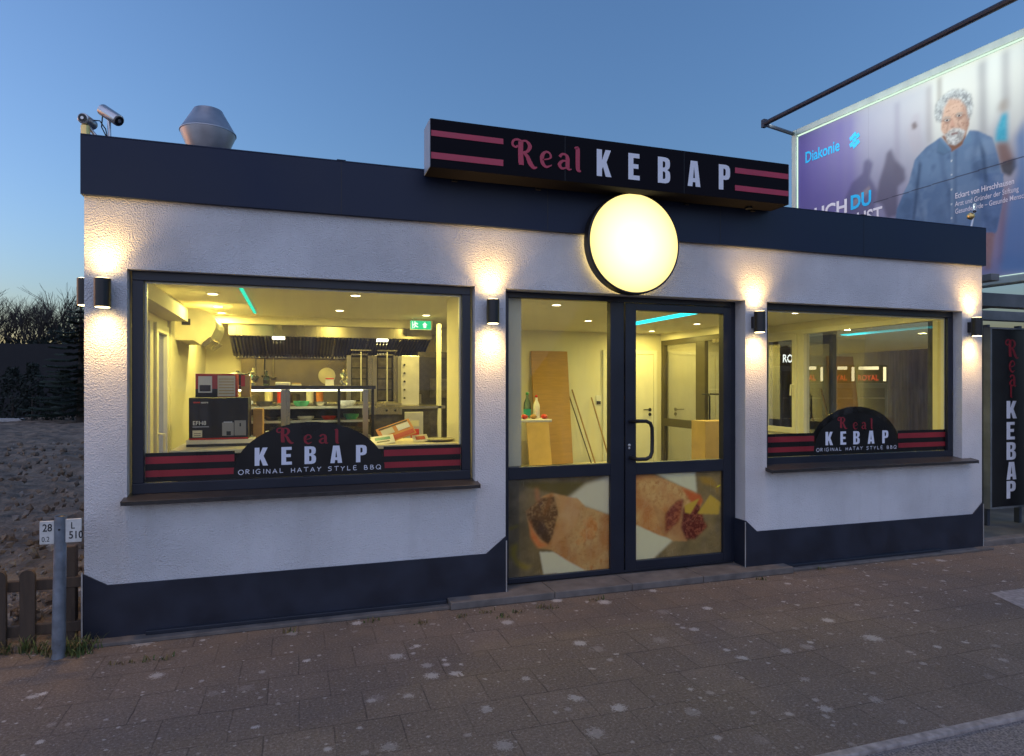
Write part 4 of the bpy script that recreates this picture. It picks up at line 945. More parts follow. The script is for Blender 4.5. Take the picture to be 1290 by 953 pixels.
m = MB(); m.box(1.21, 1.30, 1.8, 1.9, 1.608, 1.622, 'cream'); m.box(1.215, 1.295, 1.805, 1.895, 1.623, 1.632, 'cardboard2'); tag(m.build('napkin_stack'), 'small stack of napkins on the display case top', 'napkins')
# menus on the counter
def paper(c, ux, uy, w, h, mat, name, label, marks=()):
    ux = Vector(ux).normalized(); uy = Vector(uy).normalized(); n = ux.cross(uy)
    t = thing(name, label, 'menu', c); m = MB(); m.obox(c, ux*w/2, uy*h/2, n*.0015, mat); m.build('sheet', t)
    m = MB()
    for (a, b, w2, h2, mt) in marks: m.obox(Vector(c)+ux*a+uy*b+n*.0025*(1 if n.y < 0 or n.z > 0 else -1), ux*w2/2, uy*h2/2, n*.0006, mt)
    if marks: m.build('print', t)
    return t
paper((2.02, .62, 1.235), (.8, -.1, .28), (-.2, .8, .55), .28, .2, 'orange', 'menu_card', 'orange and red menu card propped up on the window counter', ((0,-.06,.26,.05,'redp'),(-.06,.03,.1,.07,'cream'),(.07,.03,.1,.07,'white'),(.0,.08,.24,.015,'sill')))
paper((1.9, .5, 1.18), (.9, .1, .1), (0, .9, .3), .18, .16, 'white', 'menu_card', 'white folded leaflet left of the orange menu card', ((0,.02,.12,.05,'teal'),(0,-.04,.1,.02,'sill')))
paper((2.2, .52, 1.185), (.9, .2, .05), (0, .9, .35), .13, .12, 'cream', 'menu_card', 'small cream leaflet right of the orange menu card', ((0,0,.08,.06,'boxred'),))
m = MB(); m.lathe((2.36, .55, 1.156), [(.1, 0), (.13, .012), (.125, .02), (.05, .022)], 'steel', 24); m.v = [(a, b, c) for a, b, c in m.v]; tag(m.build('serving_plate', smooth=True), 'flat metal plate at the right end of the window counter', 'plate')
# gyros grills
m = MB(); m.box(1.80, 2.95, 3.0, 3.9, 1.335, 1.37, 'steel'); m.box(1.82, 2.93, 3.05, 3.9, FL, 1.335, 'steeldark')
m.box(1.80, 2.43, 2.985, 2.999, 1.27, 1.365, 'steel')
tag(m.build('steel_worktable', bevel=.004), 'stainless work table carrying the doner grills', 'table')
def grill(x, label):
    t = thing('doner_grill', label, 'grill', (x, 3.4, 1.371), 'doner grills on the work table')
    m = MB(); m.box(x-.15, x+.15, 3.15, 3.6, 1.371, 1.40, 'steel'); m.lathe((x, 3.32, 1.40), [(.12, 0), (.12, .012), (.03, .02)], 'steel', 24); m.build('drip_tray', t, bevel=.003)
    m = MB(); m.tube([(x, 3.32, 1.41), (x, 3.32, 2.03)], .008, 'trim', 10); m.build('spit', t, smooth=True)
    m = MB(); m.box(x-.12, x+.12, 3.3, 3.33, 2.025, 2.04, 'steel'); m.build('top_arm', t)
    m = MB(); m.box(x-.155, x-.10, 3.5, 3.6, 1.40, 1.98, 'steel'); m.box(x+.10, x+.155, 3.5, 3.6, 1.40, 1.98, 'steel'); m.box(x-.10, x+.10, 3.56, 3.6, 1.40, 1.98, 'black'); m.box(x-.10, x+.10, 3.5, 3.6, 1.98, 2.0, 'steel'); m.build('burner_frame', t, bevel=.003)
    m = MB()
    for i in range(4): m.box(x-.085, x+.085, 3.545, 3.558, 1.43+i*.135, 1.55+i*.135, 'steeldark')
    m.build('burner', t)
    m = MB()
    for i in (-1, 1): m.lathe((x+i*.05, 2.984, 1.32), [(.012, 0), (.012, -.02), (.008, -.022)], 'black', 12, 'y')
    m.build_each('knob', t); return t
grill(1.99, 'doner grill without meat at the left of the work table'); grill(2.30, 'doner grill without meat next to the steel column with knobs')
col = thing('gas_column', 'tall stainless gas column with a row of dark knobs', 'appliance', (2.56, 3.4, FL))
m = MB(); m.box(2.455, 2.67, 3.2, 3.6, 1.372, 1.97, 'trim'); m.box(2.455, 2.67, 2.93, 2.984, .6, 1.30, 'trim'); m.build('housing', col, bevel=.004)
m = MB()
for i in range(5): m.lathe((2.49, 3.2, 1.46+i*.10), [(.012, 0), (.012, -.02), (.007, -.024)], 'black', 12, 'y')
m.build('knob_row', col)
m = MB(); m.box(2.52, 2.62, 2.926, 2.929, 1.0, 1.1, 'redp'); m.box(2.52, 2.62, 2.926, 2.929, 1.13, 1.2, 'cream'); m.build('sticker', col)
# dark tall cabinet at the kitchen's right end
m = MB(); m.box(2.75, 3.2, 3.75, 4.38, FL, 2.05, 'steeldark'); m.box(2.76, 3.19, 3.74, 3.748, .3, 1.98, 'sill'); m.box(2.77, 2.79, 3.71, 3.739, 1.0, 1.5, 'steel'); m.box(2.9, 3.16, 3.73, 3.739, 1.45, 1.7, 'steeldark')
tag(m.build('tall_fridge', bevel=.006), 'tall dark steel cabinet behind the exit sign', 'cabinet')
# post with white edge
m = MB(); m.box(2.86, 2.90, 3.0, 3.1, FL, 2.35, 'upvc'); tag(m.build('white_post'), 'slim white door post between kitchen and entrance', 'post')
# exit sign
ex = thing('exit_sign', 'lit green emergency exit sign hanging from the kitchen ceiling', 'sign', (2.71, 3.3, 2.30))
m = MB(); m.box(2.575, 2.838, 3.3, 3.32, 2.295, 2.41, 'white'); m.box(2.60, 2.615, 3.305, 3.315, 2.41, 2.43, 'white'); m.build('sign_housing', ex)
m = MB(); m.box(2.58, 2.833, 3.297, 3.2995, 2.30, 2.405, 'exit_green')
U0 = (2.58, 3.2963, 2.30)
m.shape([[(.16,.02),(.16,.055),(.145,.055),(.177,.09),(.209,.055),(.194,.055),(.194,.02)]], U0, X, Z, 'exit_white')
m.shape([[(.02,.012),(.02,.095),(.03,.095),(.03,.012)]], U0, X, Z, 'exit_white')
for P_ in ([(.05,.07),(.065,.05),(.075,.035),(.095,.03)], [(.065,.05),(.05,.03),(.04,.015)], [(.052,.07),(.075,.075),(.09,.062)], [(.052,.07),(.04,.055),(.045,.045)]): m.ribbon(P_, [.012]*len(P_), U0, X, Z, 'exit_white')
m.lathe((2.635, 3.2965, 2.388), [(.009, 0), (.009, -.001)], 'exit_white', 14, 'y')
m.build('sign_face', ex)
# ceiling lights
dl = []
spots = [(.544,1.69,'front left kitchen corner'),(.486,2.686,'left kitchen wall, middle one of three'),(.454,3.31,'left kitchen wall near the bulkhead'),(1.766,1.396,'above the display case, nearest the window'),(1.702,2.657,'above the kitchen centre'),(2.687,2.834,'in front of the exit sign'),
         (3.762,1.47,'above the counter with bottles'),(4.746,2.833,'in front of the leaning cardboard'),(6.295,3.936,'beside the inner white door'),(6.29,2.765,'before the glazed inner doors'),(6.6,1.3,'behind the right shop window')]
for i, (x_, y_, w_) in enumerate(spots):
    t = thing('ceiling_spotlight', 'round recessed ceiling spotlight, the one '+w_, 'ceiling light', (x_, y_, 2.43), 'recessed ceiling spotlights')
    m = MB(); m.lathe((x_, y_, 2.4295), [(.055, 0), (.055, -.006), (.045, -.008), (.043, -.003)], 'upvc', 28); m.build('ring', t, smooth=True)
    m = MB(); m.lathe((x_, y_, 2.4255), [(.042, 0), (.040, -.002)], 'spot_glow', 24); m.build('lens', t)
    lamp('AREA', 'spotlight_beam', (x_, y_, 2.41), INT_W, INT_COL, t, shape='DISK', size=.1)
def led(x_0, x_1, y0_, y1_, mat, label, col_, w):
    t = thing('led_strip', label, 'led strip', ((x_0+x_1)/2, (y0_+y1_)/2, 2.42)); m = MB(); m.box(x_0, x_1, y0_, y1_, 2.418, 2.429, mat); m.build('light_bar', t)
    lamp('AREA', 'strip_light', ((x_0+x_1)/2, (y0_+y1_)/2, 2.41), w, col_, t, shape='RECTANGLE', size=x_1-x_0, size_y=y1_-y0_)
led(.80, .825, .9, 3.2, 'led_green', 'thin green light strip along the kitchen ceiling', (.1, 1, .5), .12)
led(5.40, 5.56, 1.2, 3.6, 'led_teal', 'broad turquoise light strip on the entrance ceiling', (.1, .9, 1), .3)

# ================================================================== ENTRANCE ROOM
bc = thing('serving_counter', 'cream serving counter carrying bottles and peppers', 'counter', (3.3, 1.9, FL))
m = MB(); m.box(2.96, 3.30, 1.75, 2.05, FL, 1.225, 'cream'); m.build('counter_base', bc, bevel=.004)
m = MB(); m.box(2.94, 3.80, 1.68, 2.12, 1.226, 1.256, 'white'); m.build('counter_top', bc, bevel=.008)
bottle(3.60, 1.9, 1.257, .28, .04, 'bottle', 'green', 'green capped glass bottle on the serving counter', 'bottles on the serving counter', 'teal')
bottle(3.69, 1.86, 1.257, .25, .036, 'white', 'redp', 'white bottle with red cap on the serving counter', 'bottles on the serving counter')
for i, (x_, mt, lb) in enumerate(((3.40,'green','green pepper at the left end of the serving counter'),(3.46,'orange','orange pepper between green pepper and brown bag'),(3.52,'boxred','dark red pepper in front of the bottles'),(3.62,'cardboard','brown paper bag lying before the bottles'),(3.74,'redp','bright red pepper at the right end of the serving counter'))):
    m = MB(); m.lathe((x_, 1.76, 1.257), [(.012, 0), (.035, .012), (.038, .03), (.022, .045), (.006, .05)], mt, 12); tag(m.build('pepper' if mt != 'cardboard' else 'paper_bag', smooth=True), lb, 'vegetable' if mt != 'cardboard' else 'bag')
m = MB(); m.box(3.9, 5.72, 3.42, 4.30, .42, .46, 'cream'); m.box(3.92, 5.70, 3.46, 4.30, FL, .42, 'cream'); tag(m.build('low_bench', bevel=.006), 'long low cream bench along the back wall', 'bench')
def leaning(x0_, x1_, zt_, mat, label, yb_=4.05, yt_=4.40):
    m = MB(); m.obox(((x0_+x1_)/2, (yb_+yt_)/2, (.47+zt_)/2), ((x1_-x0_)/2,0,0), (0,(yt_-yb_)/2,(zt_-.47)/2), (0,.01,-.004), mat); return tag(m.build('cardboard_sheet', bevel=.003), label, 'cardboard')
leaning(4.53, 5.11, 2.12, 'cardboard', 'tall brown cardboard sheet leaning against the yellow back wall', 4.15, 4.37)
leaning(4.36, 4.70, 1.12, 'cardboard2', 'short lighter cardboard sheet standing before the tall one', 3.95, 4.1)
for x0_, x1_, zt_, mt, lb in ((5.30, 5.155, 1.45, 'wood_old', 'thin dark stick leaning right beside the cardboard'), (5.36, 5.20, 1.55, 'wood_stick', 'longest broom stick leaning between the other two'), (5.60, 5.52, 1.43, 'wood_stick', 'short wooden stick leaning below the light switch')):
    m = MB(); m.tube([(x0_, 3.9, .462), (x1_, 4.39, zt_)], .011 if mt == 'wood_stick' else .008, mt, 8); tag(m.build('broom_stick', smooth=True), lb, 'stick', 'sticks leaning on the back wall')
m = MB(); m.box(5.61, 5.69, 4.408, 4.419, 1.40, 1.46, 'white'); m.box(5.615, 5.685, 4.405, 4.408, 1.325, 1.375, 'sill'); m.box(5.61, 5.69, 4.408, 4.419, 1.32, 1.399, 'white'); tag(m.build('light_switch', bevel=.002), 'white double light switch on the back wall', 'switch')
m = MB(); m.box(6.03, 6.42, 2.2, 2.5, FL, 1.17, 'cardboard2'); tag(m.build('beige_cabinet', bevel=.004), 'beige waist-high cabinet before the glazed inner doors', 'cabinet')
m = MB(); m.box(7.44, 7.483, 3.05, 4.41, FL, 1.55, 'greytile'); m.box(7.44, 7.483, 3.05, 4.41, 1.56, 2.42, 'greytile'); tag(m.build('tiled_panel'), 'grey tiled lining behind the glazed inner doors', 'wall panel')
lamp('AREA', 'back_room_light', (7.1, 3.4, 2.4), .1, (1, .85, .65), shop, size=.3)
# ================================================================== LAMPS AND SIGNS ON THE FACADE
def wall_lamp(x, y, z, label, side=False, on=True):
    t = thing('wall_lamp', label, 'wall lamp', (x, y, z), 'black up and down wall lamps')
    r = .047
    m = MB()
    m.lathe((x, y, z), [(r, -.088), (r, .088), (r-.005, .088), (r-.005, .07)], 'blackmetal', 32); m.build('housing', t, smooth=True)
    m = MB()
    if side: m.box(x, x+.075, y-.03, y+.03, z-.05, z+.05, 'blackmetal')
    else: m.box(x-.03, x+.03, y, -.001, z-.05, z+.05, 'blackmetal')
    m.build('bracket', t, bevel=.003)
    m = MB(); m.lathe((x, y, z-.0885), [(r-.008, .0), (r-.008, -.002)], 'wall_lamp_glow', 24); m.lathe((x, y, z+.0885), [(r-.008, .0), (r-.008, .002)], 'wall_lamp_glow', 24); m.build_each('lens', t)
    for s in (-1, 1):
        o = lamp('SPOT', 'lamp_beam', (x, y, z+s*.10), WL_W, WL_COL, t, spot_size=R(112), spot_blend=1.0, shadow_soft_size=.035)
        o.rotation_euler = (R(3) if s < 0 else R(177), 0, 0)
        if side: o.rotation_euler = (0, R(-5) if s < 0 else R(185), 0)
        o = lamp('SPOT', 'lamp_spill', (x, y, z+s*.10), WL_W*.12, WL_COL, t, spot_size=R(165), spot_blend=.4, shadow_soft_size=.03)
        if s > 0: o.rotation_euler = (R(180), 0, 0)
    return t
wall_lamp(.118, -.075, 2.178, 'black up-and-down wall lamp left of the big left shop window')
wall_lamp(2.632, -.075, 2.152, 'black up-and-down wall lamp between the left window and the door')
wall_lamp(4.995, -.075, 2.148, 'black up-and-down wall lamp between the door and the right window')
wall_lamp(7.53, -.075, 2.178, 'black up-and-down wall lamp at the right end of the facade')
wall_lamp(-.075, .30, 2.225, 'black wall lamp sticking out from the left side wall', True)

disc = thing('round_light_sign', 'glowing blank yellow round light box above the entrance door', 'light box', (3.77, -.12, 2.72))
m = MB(); m.lathe((3.775, -.045, 2.722), [(.392, 0), (.40, -.004), (.40, -.082), (.392, -.086), (.385, -.084)], 'black', 96, 'y'); m.build('housing', disc, smooth=True)
def disc_mat():
    m, t, o = nt('glowing yellow acrylic'); tc = N(t, 'ShaderNodeTexCoord'); e = N(t, 'ShaderNodeEmission')
    ln = N(t, 'ShaderNodeVectorMath', operation='LENGTH'); t.links.new(tc.outputs['Object'], ln.inputs[0])
    cr = N(t, 'ShaderNodeValToRGB'); cr.color_ramp.elements[0].position = .12; cr.color_ramp.elements[0].color = (1.0, .97, .66, 1)
    cr.color_ramp.elements[1].position = .395; cr.color_ramp.elements[1].color = (1.0, .72, .24, 1)
    el = cr.color_ramp.elements.new(.30); el.color = (1.0, .88, .42, 1)
    t.links.new(ln.outputs['Value'], cr.inputs[0]); t.links.new(cr.outputs[0], e.inputs[0]); e.inputs[1].default_value = DISC_E
    t.links.new(e.outputs[0], o.inputs[0]); return m
M['disc'] = disc_mat()
m = MB(); m.lathe((3.775, -.1285, 2.722), [(.384, 0), (.384, -.004), (.379, -.006)], 'disc', 96, 'y'); o = m.build('lit_face', disc, origin=(3.775, -.1285, 2.722))
M['halo'] = emit('added wall halo glow', (1, .72, .25), HALO_E/EMIT_K)
m = MB(); m.lathe((3.775, -.0385, 2.722), [(.375, 0), (.375, -.006)], 'halo', 64, 'y'); m.build('added_halo_disc', disc)  # glowing disc added behind the sign, imitates camera bloom on the wall

rs_ = thing('roof_sign', 'long dark roof sign reading Real KEBAP with red stripes', 'sign', (3.63, -.16, 3.10))
sx0, sx1, sz0, sz1, sy = 2.123, 5.133, 3.103, 3.440, -.27
m = MB(); m.box(sx0+.004, sx1-.004, sy+.002, -.055, sz0, sz1, 'signface'); m.build('sign_body', rs_, bevel=.004)
m = MB()
for xx in (3.125, 4.13): m.box(xx-.0015, xx+.0015, sy+.0012, sy+.0017, sz0+.002, sz1-.002, 'black')
m.build('panel_joint', rs_)
m = MB(); m.box(sx0, sx0+.0035, sy+.004, -.058, sz0+.004, sz1-.004, 'signend'); m.box(sx1-.0035, sx1, sy+.004, -.058, sz0+.004, sz1-.004, 'signend'); m.build_each('end_cap', rs_)
m = MB()
for xx in (2.35, 3.0, 4.3, 4.95): m.box(xx-.02, xx+.02, -.25, .05, 3.164, 3.18, 'blackmetal'); m.box(xx-.02, xx+.02, -.055, -.036, 3.09, 3.2, 'blackmetal')
m.lathe((4.85, -.12, 3.085), [(.03, 0), (.03, .02)], 'black', 12); m.build_each('bracket', rs_)
m = MB(); ys = sy-.0008
m.box(sx0+.01, 2.65, ys, sy+.0018, 3.318, 3.357, 'signred'); m.box(sx0+.01, 2.65, ys, sy+.0018, 3.163, 3.207, 'signred')
m.box(4.60, sx1-.01, ys, sy+.0018, 3.313, 3.357, 'signred'); m.box(4.60, sx1-.01, ys, sy+.0018, 3.173, 3.216, 'signred')
real(m, (0, ys, 3.178), X, Z, (0,-1,0), (('R', 2.725, .012), ('e', 2.925, .01), ('a', 3.062, .01), ('l', 3.182, .008)), .175, 'signred', sx=1.08)
kebap(m, (0, ys, 3.168), X, Z, (3.379, 3.642, 3.896, 4.161, 4.446), .113, .2, 'signwhite')
m.build('sign_lettering', rs_)

vs = thing('vertical_sign', 'tall black sign with Real KEBAP written vertically, right of the shop', 'sign', (8.98, .6, .2))
m = MB(); m.box(8.665, 9.25, .6, .66, .24, 2.245, 'black'); m.build('sign_board', vs, bevel=.003)
m = MB(); m.box(8.64, 8.664, .59, .67, .22, 2.265, 'steelbeam'); m.box(9.251, 9.275, .59, .67, .22, 2.265, 'steelbeam'); m.box(8.665, 9.25, .59, .67, 2.246, 2.265, 'steelbeam'); m.box(8.665, 9.25, .59, .67, .22, .239, 'steelbeam'); m.build('sign_frame', vs)
m = MB()
real(m, (0, .5995, 1.94), X, Z, (0,-1,0), (('R', 8.90, .0),), .19, 'decalred', sx=1.1)
real(m, (0, .5985, 1.76), X, Z, (0,-1,0), (('e', 8.94, .0),), .2, 'decalred'); real(m, (0, .5975, 1.60), X, Z, (0,-1,0), (('a', 8.94, .0),), .2, 'decalred'); real(m, (0, .5965, 1.475), X, Z, (0,-1,0), (('l', 8.94, .0),), .15, 'decalred')
for ch, zz in zip('KEBAP', (1.235, .995, .765, .54, .325)): 
    w_, cs = GL[ch]; m.shape([[(a*.155/.55, b*.20) for a, b in c] for c in cs], (0, .5985, 0), X, Z, 'signwhite', 1.0, (8.905, zz))
m.build('sign_lettering', vs)
m = MB(); m.box(8.69, 8.73, .66, .72, .02, 2.3, 'darksteel'); m.box(9.2, 9.24, .66, .72, .02, 2.3, 'darksteel'); m.build_each('support_post', vs)

# cameras on the roof edge
def camera_thing(name, label, base, p0, p1, r, lit=False, pole=True):
    t = thing(name, label, 'camera', base); a, b = Vector(p0), Vector(p1); d = (b-a).normalized()
    m = MB(); m.tube([a-d*.012, a, a+d*.004, b-d*.004, b, b+d*.004], [r*.55, r*.6, r, r, r*.97, r*.8], 'camsilver', 28); m.build('camera_body', t, smooth=True)
    m = MB(); m.tube([b+d*.004, b+d*.007], [r*.78, r*.74], 'black', 24); m.tube([b+d*.007, b+d*.010], [r*.3, r*.28], 'camsilver', 16); m.build('lens', t)
    m = MB(); mid = a*.6+b*.4; bb = Vector(base); m.tube([bb, bb+Z*.01], [.022, .022], 'camsilver', 16); m.tube([bb+Z*.01, (bb+mid)/2+Vector((0,0,-.012)), mid-Z*r*.8], [.010, .010, .012], 'camsilver', 12); m.build('mount_arm', t, smooth=True)
    return t
camera_thing('security_camera', 'silver tube security camera pointing down to the right on the roof corner', (.125, .06, 3.163), (.075, .10, 3.372), (.185, .02, 3.285), .037)
camera_thing('security_camera', 'short security camera facing the street at the far left roof corner', (.06, .04, 3.163), (.02, .10, 3.268), (-.002, -.02, 3.262), .033)
m = MB(); m.lathe((.005, .01, 3.164), [(.026, 0), (.026, .06), (.02, .068)], 'brass', 20); tag(m.build('lamplit_bracket', smooth=True), 'small bracket under the left roof camera, lamplight put into its golden colour', 'cap')  # golden tone is wall lamp light put into the bracket's colour
m = MB(); m.tube([(.03,.05,3.28),(.07,.06,3.285),(.10,.07,3.24),(.115,.06,3.17)], .004, 'black', 6); m.tube([(.075,.10,3.33),(.07,.1,3.26),(.10,.08,3.2),(.12,.07,3.165)], .004, 'black', 6); tag(m.build('camera_cable', smooth=True), 'thin black cables looping between the two left cameras', 'cable')
camera_thing('security_camera', 'small white camera with brass ball at the right end of the roof', (7.62, .05, 3.163), (7.68, .06, 3.41), (7.60, .0, 3.325), .018)
m = MB(); m.lathe((7.615, .05, 3.255), [(.005, 0), (.03, .015), (.036, .035), (.03, .055), (.005, .07)], 'brass', 16); tag(m.build('camera_joint', smooth=True), 'brass ball joint below the small right camera', 'joint')

# exhaust cowl on the roof
ex = thing('exhaust_cowl', 'grey double-cone metal exhaust cowl standing on the roof', 'chimney cowl', (.32, 3.29, 2.95))
m = MB(); m.lathe((.32, 3.29, 2.95), [(.17, 0), (.17, 1.2)], 'galv', 40); m.build('duct', ex, smooth=True)
m = MB(); m.lathe((.32, 3.29, 2.95), [(.16, 1.2), (.175, 1.2), (.285, 1.455), (.285, 1.462)], 'galv', 40); m.build('lower_cone', ex, smooth=True)
m = MB(); m.lathe((.32, 3.29, 2.95), [(.28, 1.463), (.292, 1.464), (.292, 1.475), (.285, 1.48), (.17, 1.68), (.15, 1.72), (.10, 1.735), (.02, 1.738)], 'galv', 40); m.build('upper_cone', ex, smooth=True)

# ================================================================== BILLBOARD
bd = Vector((-.1, 1, 0)).normalized()          # along the board, away from the street
U = -bd                                         # poster runs from the far end towards the street
O0 = Vector((8.9-.1*(3.6-.62), 3.6, 0)); Nn = Vector((-1, -.1, 0)).normalized()   # outward normal, towards the shop
bb = thing('billboard', 'large lit billboard showing an elderly bearded man in a blue shirt', 'billboard', (8.75, 1.8, 0))
def slab(m, s0, s1, n0, n1, z0, z1, mat):
    """box in board coordinates: along s, out along the normal n"""
    c = O0+U*((s0+s1)/2)+Nn*((n0+n1)/2)+Z*((z0+z1)/2)
    m.obox(c, U*((s1-s0)/2), Nn*((n1-n0)/2), Z*((z1-z0)/2), mat)
m = MB(); slab(m, 0, 3.72, -.12, -.006, 2.80, 5.54, 'steelbeam'); m.build('back_box', bb)
m = MB(); slab(m, -.01, .085, -.12, .045, 2.76, 5.56, 'aluframe'); slab(m, 3.66, 3.75, -.12, .045, 2.76, 5.56, 'aluframe'); slab(m, .085, 3.66, -.12, .045, 5.462, 5.56, 'aluframe'); slab(m, .085, 3.66, -.12, .045, 2.76, 2.85, 'aluframe'); m.build('board_frame', bb, bevel=.012)
m = MB(); slab(m, .1, 3.65, .012, .035, 5.447, 5.4615, 'tube'); slab(m, .086, .094, .012, .03, 2.9, 5.44, 'tube'); slab(m, 1.5, 3.65, .012, .035, 2.8505, 2.856, 'tube'); m.build_each('light_tube', bb)
o = lamp('AREA', 'poster_light', tuple(O0+U*1.9+Nn*.85+Z*5.42), BB_W, (.9, 1, .92), bb, shape='RECTANGLE', size=3.4, size_y=.08)
zz_ = Vector((Nn.x*1.0, Nn.y*1.0, .75)).normalized(); xx_ = U.copy(); yy_ = zz_.cross(xx_).normalized()
o.rotation_euler = Matrix((xx_, yy_, zz_)).transposed().to_euler()
rl = MB()
A0 = Vector((7.62, 3.08, 5.36)); A1 = Vector((8.0, -.6, 5.42))
rl.tube([A0, A1], .035, 'darksteel', 10); rl.build('light_rail', bb)
m = MB(); e0 = O0+Z*5.52; m.tube([e0, A0+Vector((.02, .03, .01))], .028, 'darksteel', 8); m.box(A0.x-.03, A0.x+.03, A0.y-.03, A0.y+.03, A0.z-.05, A0.z+.06, 'darksteel'); m.tube([O0+U*3.4+Z*5.55, A1+(A0-A1)*.05], .028, 'darksteel', 8)
m.build_each('rail_arm', bb)
m = MB()
for s in (.5, 3.2): slab(m, s-.07, s+.07, -.26, -.125, 0, 5.3, 'steelbeam')
m.build_each('support_post', bb)
# poster
s = Sheet(.085, 3.66, 2.85, 5.462, 520, 380, (.2, .17, .3))
fx = np.clip((s.gu-.1)/2.6, 0, 1); n1 = s.noise(.5, 3); n2 = s.noise(.05, 3); n3 = s.noise(.02, 2)
hz = np.clip((s.gv-2.85)/2.6, 0, 1)
A_ = np.stack([.13+0*fx, .115+0*fx, .32+0*fx], -1); B_ = np.stack([.56+0*fx, .56+0*fx, .56+0*fx], -1)
w_ = np.clip((fx*1.0)*(.35+.9*hz)+.12*(n1-.5), 0, 1)[..., None]
s.img = A_*(1-w_)+B_*w_
low = np.clip(1-hz*1.7, 0, 1)[..., None]*.75
s.img = s.img*(1-low)+np.array([.27, .24, .40])*low
s.poly(BP['light'], (.68, .68, .62), .05, alpha=.75); s.poly(BP['light2'], (.72, .74, .68), .05, alpha=.8); s.poly(BP['light3'], (.7, .72, .66), .05, alpha=.8)
s.poly(BP['pill1'], (.30, .28, .36), .03, alpha=.6); s.poly(BP['pill2'], (.34, .31, .33), .025, alpha=.7); s.poly(BP['pill3'], (.30, .27, .25), .02, alpha=.7); s.poly(BP['pill4'], (.33, .33, .33), .025, alpha=.7); s.poly(BP['pill5'], (.36, .36, .36), .03, alpha=.7)
for u_ in (.35, .52, .8, .98): s.poly([(u_, 2.9), (u_+.05, 2.9), (u_+.05, 5.4), (u_, 5.4)], (.20, .17, .42), .04, alpha=.45)
s.poly(BP['purple'], (.13, .09, .34), .12, alpha=.45)
s.poly(BP['fig2'], (.10, .09, .19), .02, alpha=.7); s.poly(BP['guitar'], (.10, .09, .14), .02, alpha=.75); s.poly(BP['standman'], (.44, .41, .46), .02, alpha=.75)
s.poly([(1.02,4.2),(1.3,4.36),(1.32,4.28),(1.04,4.12)], (.36, .3, .3), .015, alpha=.6)
s.poly([(1.90,4.98),(1.95,5.0),(1.98,4.93),(1.95,4.90),(1.91,4.91)], (.16, .12, .12), .012, alpha=.8)
s.poly(BP['turq'], (.05, .36, .52), .02, (.12, .5, .62), n2); s.poly(BP['turqhead'], (.33, .27, .22), .03, alpha=.7)
s.poly(BP['chair'], (.22, .12, .10), .025, alpha=.85); s.poly(BP['dark'], (.05, .05, .06), .015, alpha=.85)
s.poly([(2.93,3.6),(3.0,3.9),(3.06,3.8),(3.03,3.3),(3.0,3.0),(2.94,3.0)], (.24, .13, .16), .03, alpha=.6)
s.poly(BP['blueR'], (.11, .21, .42), .035, (.16, .28, .5), n1, alpha=.92)
s.poly(BP['forearm'], (.28, .17, .18), .02, (.36, .24, .24), n2)
s.poly(BP['shirt'], (.11, .18, .31), .006, (.17, .26, .40), np.clip(n1*1.8-.4, 0, 1))
s.poly(BP['sleeve'], (.11, .18, .33), .008, (.16, .25, .42), n2)
sh = s.mask(BP['shirt'], .004)
fold = np.clip(np.sin(s.gu*30+s.gv*14+6*s.noise(.35, 2))-.45, 0, 1)*1.4
fd = s.noise(.22, 3); s.fill(sh*np.clip((fd-.56)*5, 0, 1), (.07, .115, .21), alpha=.5); s.fill(sh*np.clip((.42-fd)*5, 0, 1), (.26, .36, .5), alpha=.45)
s.fill(sh*s.blur(np.clip(np.sin(s.gu*16+s.gv*3+4*s.noise(.6, 2))-.75, 0, 1)*3, .012), (.06, .1, .19), alpha=.5)
s.poly(BP['armfold'], (.05, .08, .15), .015, alpha=.85); s.poly(BP['fold2'], (.05, .085, .16), .015, alpha=.8)
s.poly(BP['placket'], (.2, .29, .42), .006, alpha=.7)
s.poly([(a+.03, b-.01) for a, b in BP['placket']], (.05, .08, .15), .006, alpha=.3)
for vz in (4.35, 4.18, 4.0, 3.82, 3.65): s.poly([(2.405+.012*math.cos(q), vz+.014*math.sin(q)) for q in [k*math.pi/5 for k in range(10)]], (.5, .55, .6), .002)
s.poly(BP['neck'], (.24, .12, .08), .008)
s.poly(BP['collarL'], (.15, .25, .38), .005); s.poly(BP['collarR'], (.15, .25, .38), .005)
s.poly([(a-.012, b-.022) for a, b in BP['collarL']], (.05, .08, .15), .01, alpha=.35)
s.poly(BP['face'], (.56, .36, .27), .006, (.64, .44, .34), n2)
fm = s.mask(BP['face'], .006)
s.fill(fm*np.clip((s.gu-2.5)*9, 0, 1), (.22, .11, .08), alpha=.55); s.fill(fm*np.clip((n3-.6)*4, 0, 1), (.3, .15, .11), alpha=.5)
for dz in (0, .025, .05): s.poly([(2.36,5.03+dz),(2.43,5.045+dz),(2.53,5.03+dz),(2.53,5.024+dz),(2.43,5.038+dz),(2.36,5.024+dz)], (.26, .14, .1), .004, alpha=.6)
def inset(P, k): 
    cx_ = sum(a for a, b in P)/len(P); cy_ = sum(b for a, b in P)/len(P); return [(cx_+(a-cx_)*k, cy_+(b-cy_)*k) for a, b in P]
for e in ('eyeL', 'eyeR'):
    s.poly(inset(BP[e], 2.1), (.24, .13, .1), .010, alpha=.75); s.poly(inset(BP[e], 1.25), (.42, .37, .34), .003); cx_ = sum(a for a, b in BP[e])/4; cy_ = sum(b for a, b in BP[e])/4
    s.poly([(cx_+.012*math.cos(q), cy_+.012*math.sin(q)) for q in [k*math.pi/5 for k in range(10)]], (.05, .04, .05), .002)
    s.poly([(a, b-.035) for a, b in inset(BP[e], 1.3)], (.28, .16, .13), .006, alpha=.7)
s.poly(BP['browL'], (.36, .33, .30), .004); s.poly(BP['browR'], (.36, .33, .30), .004)
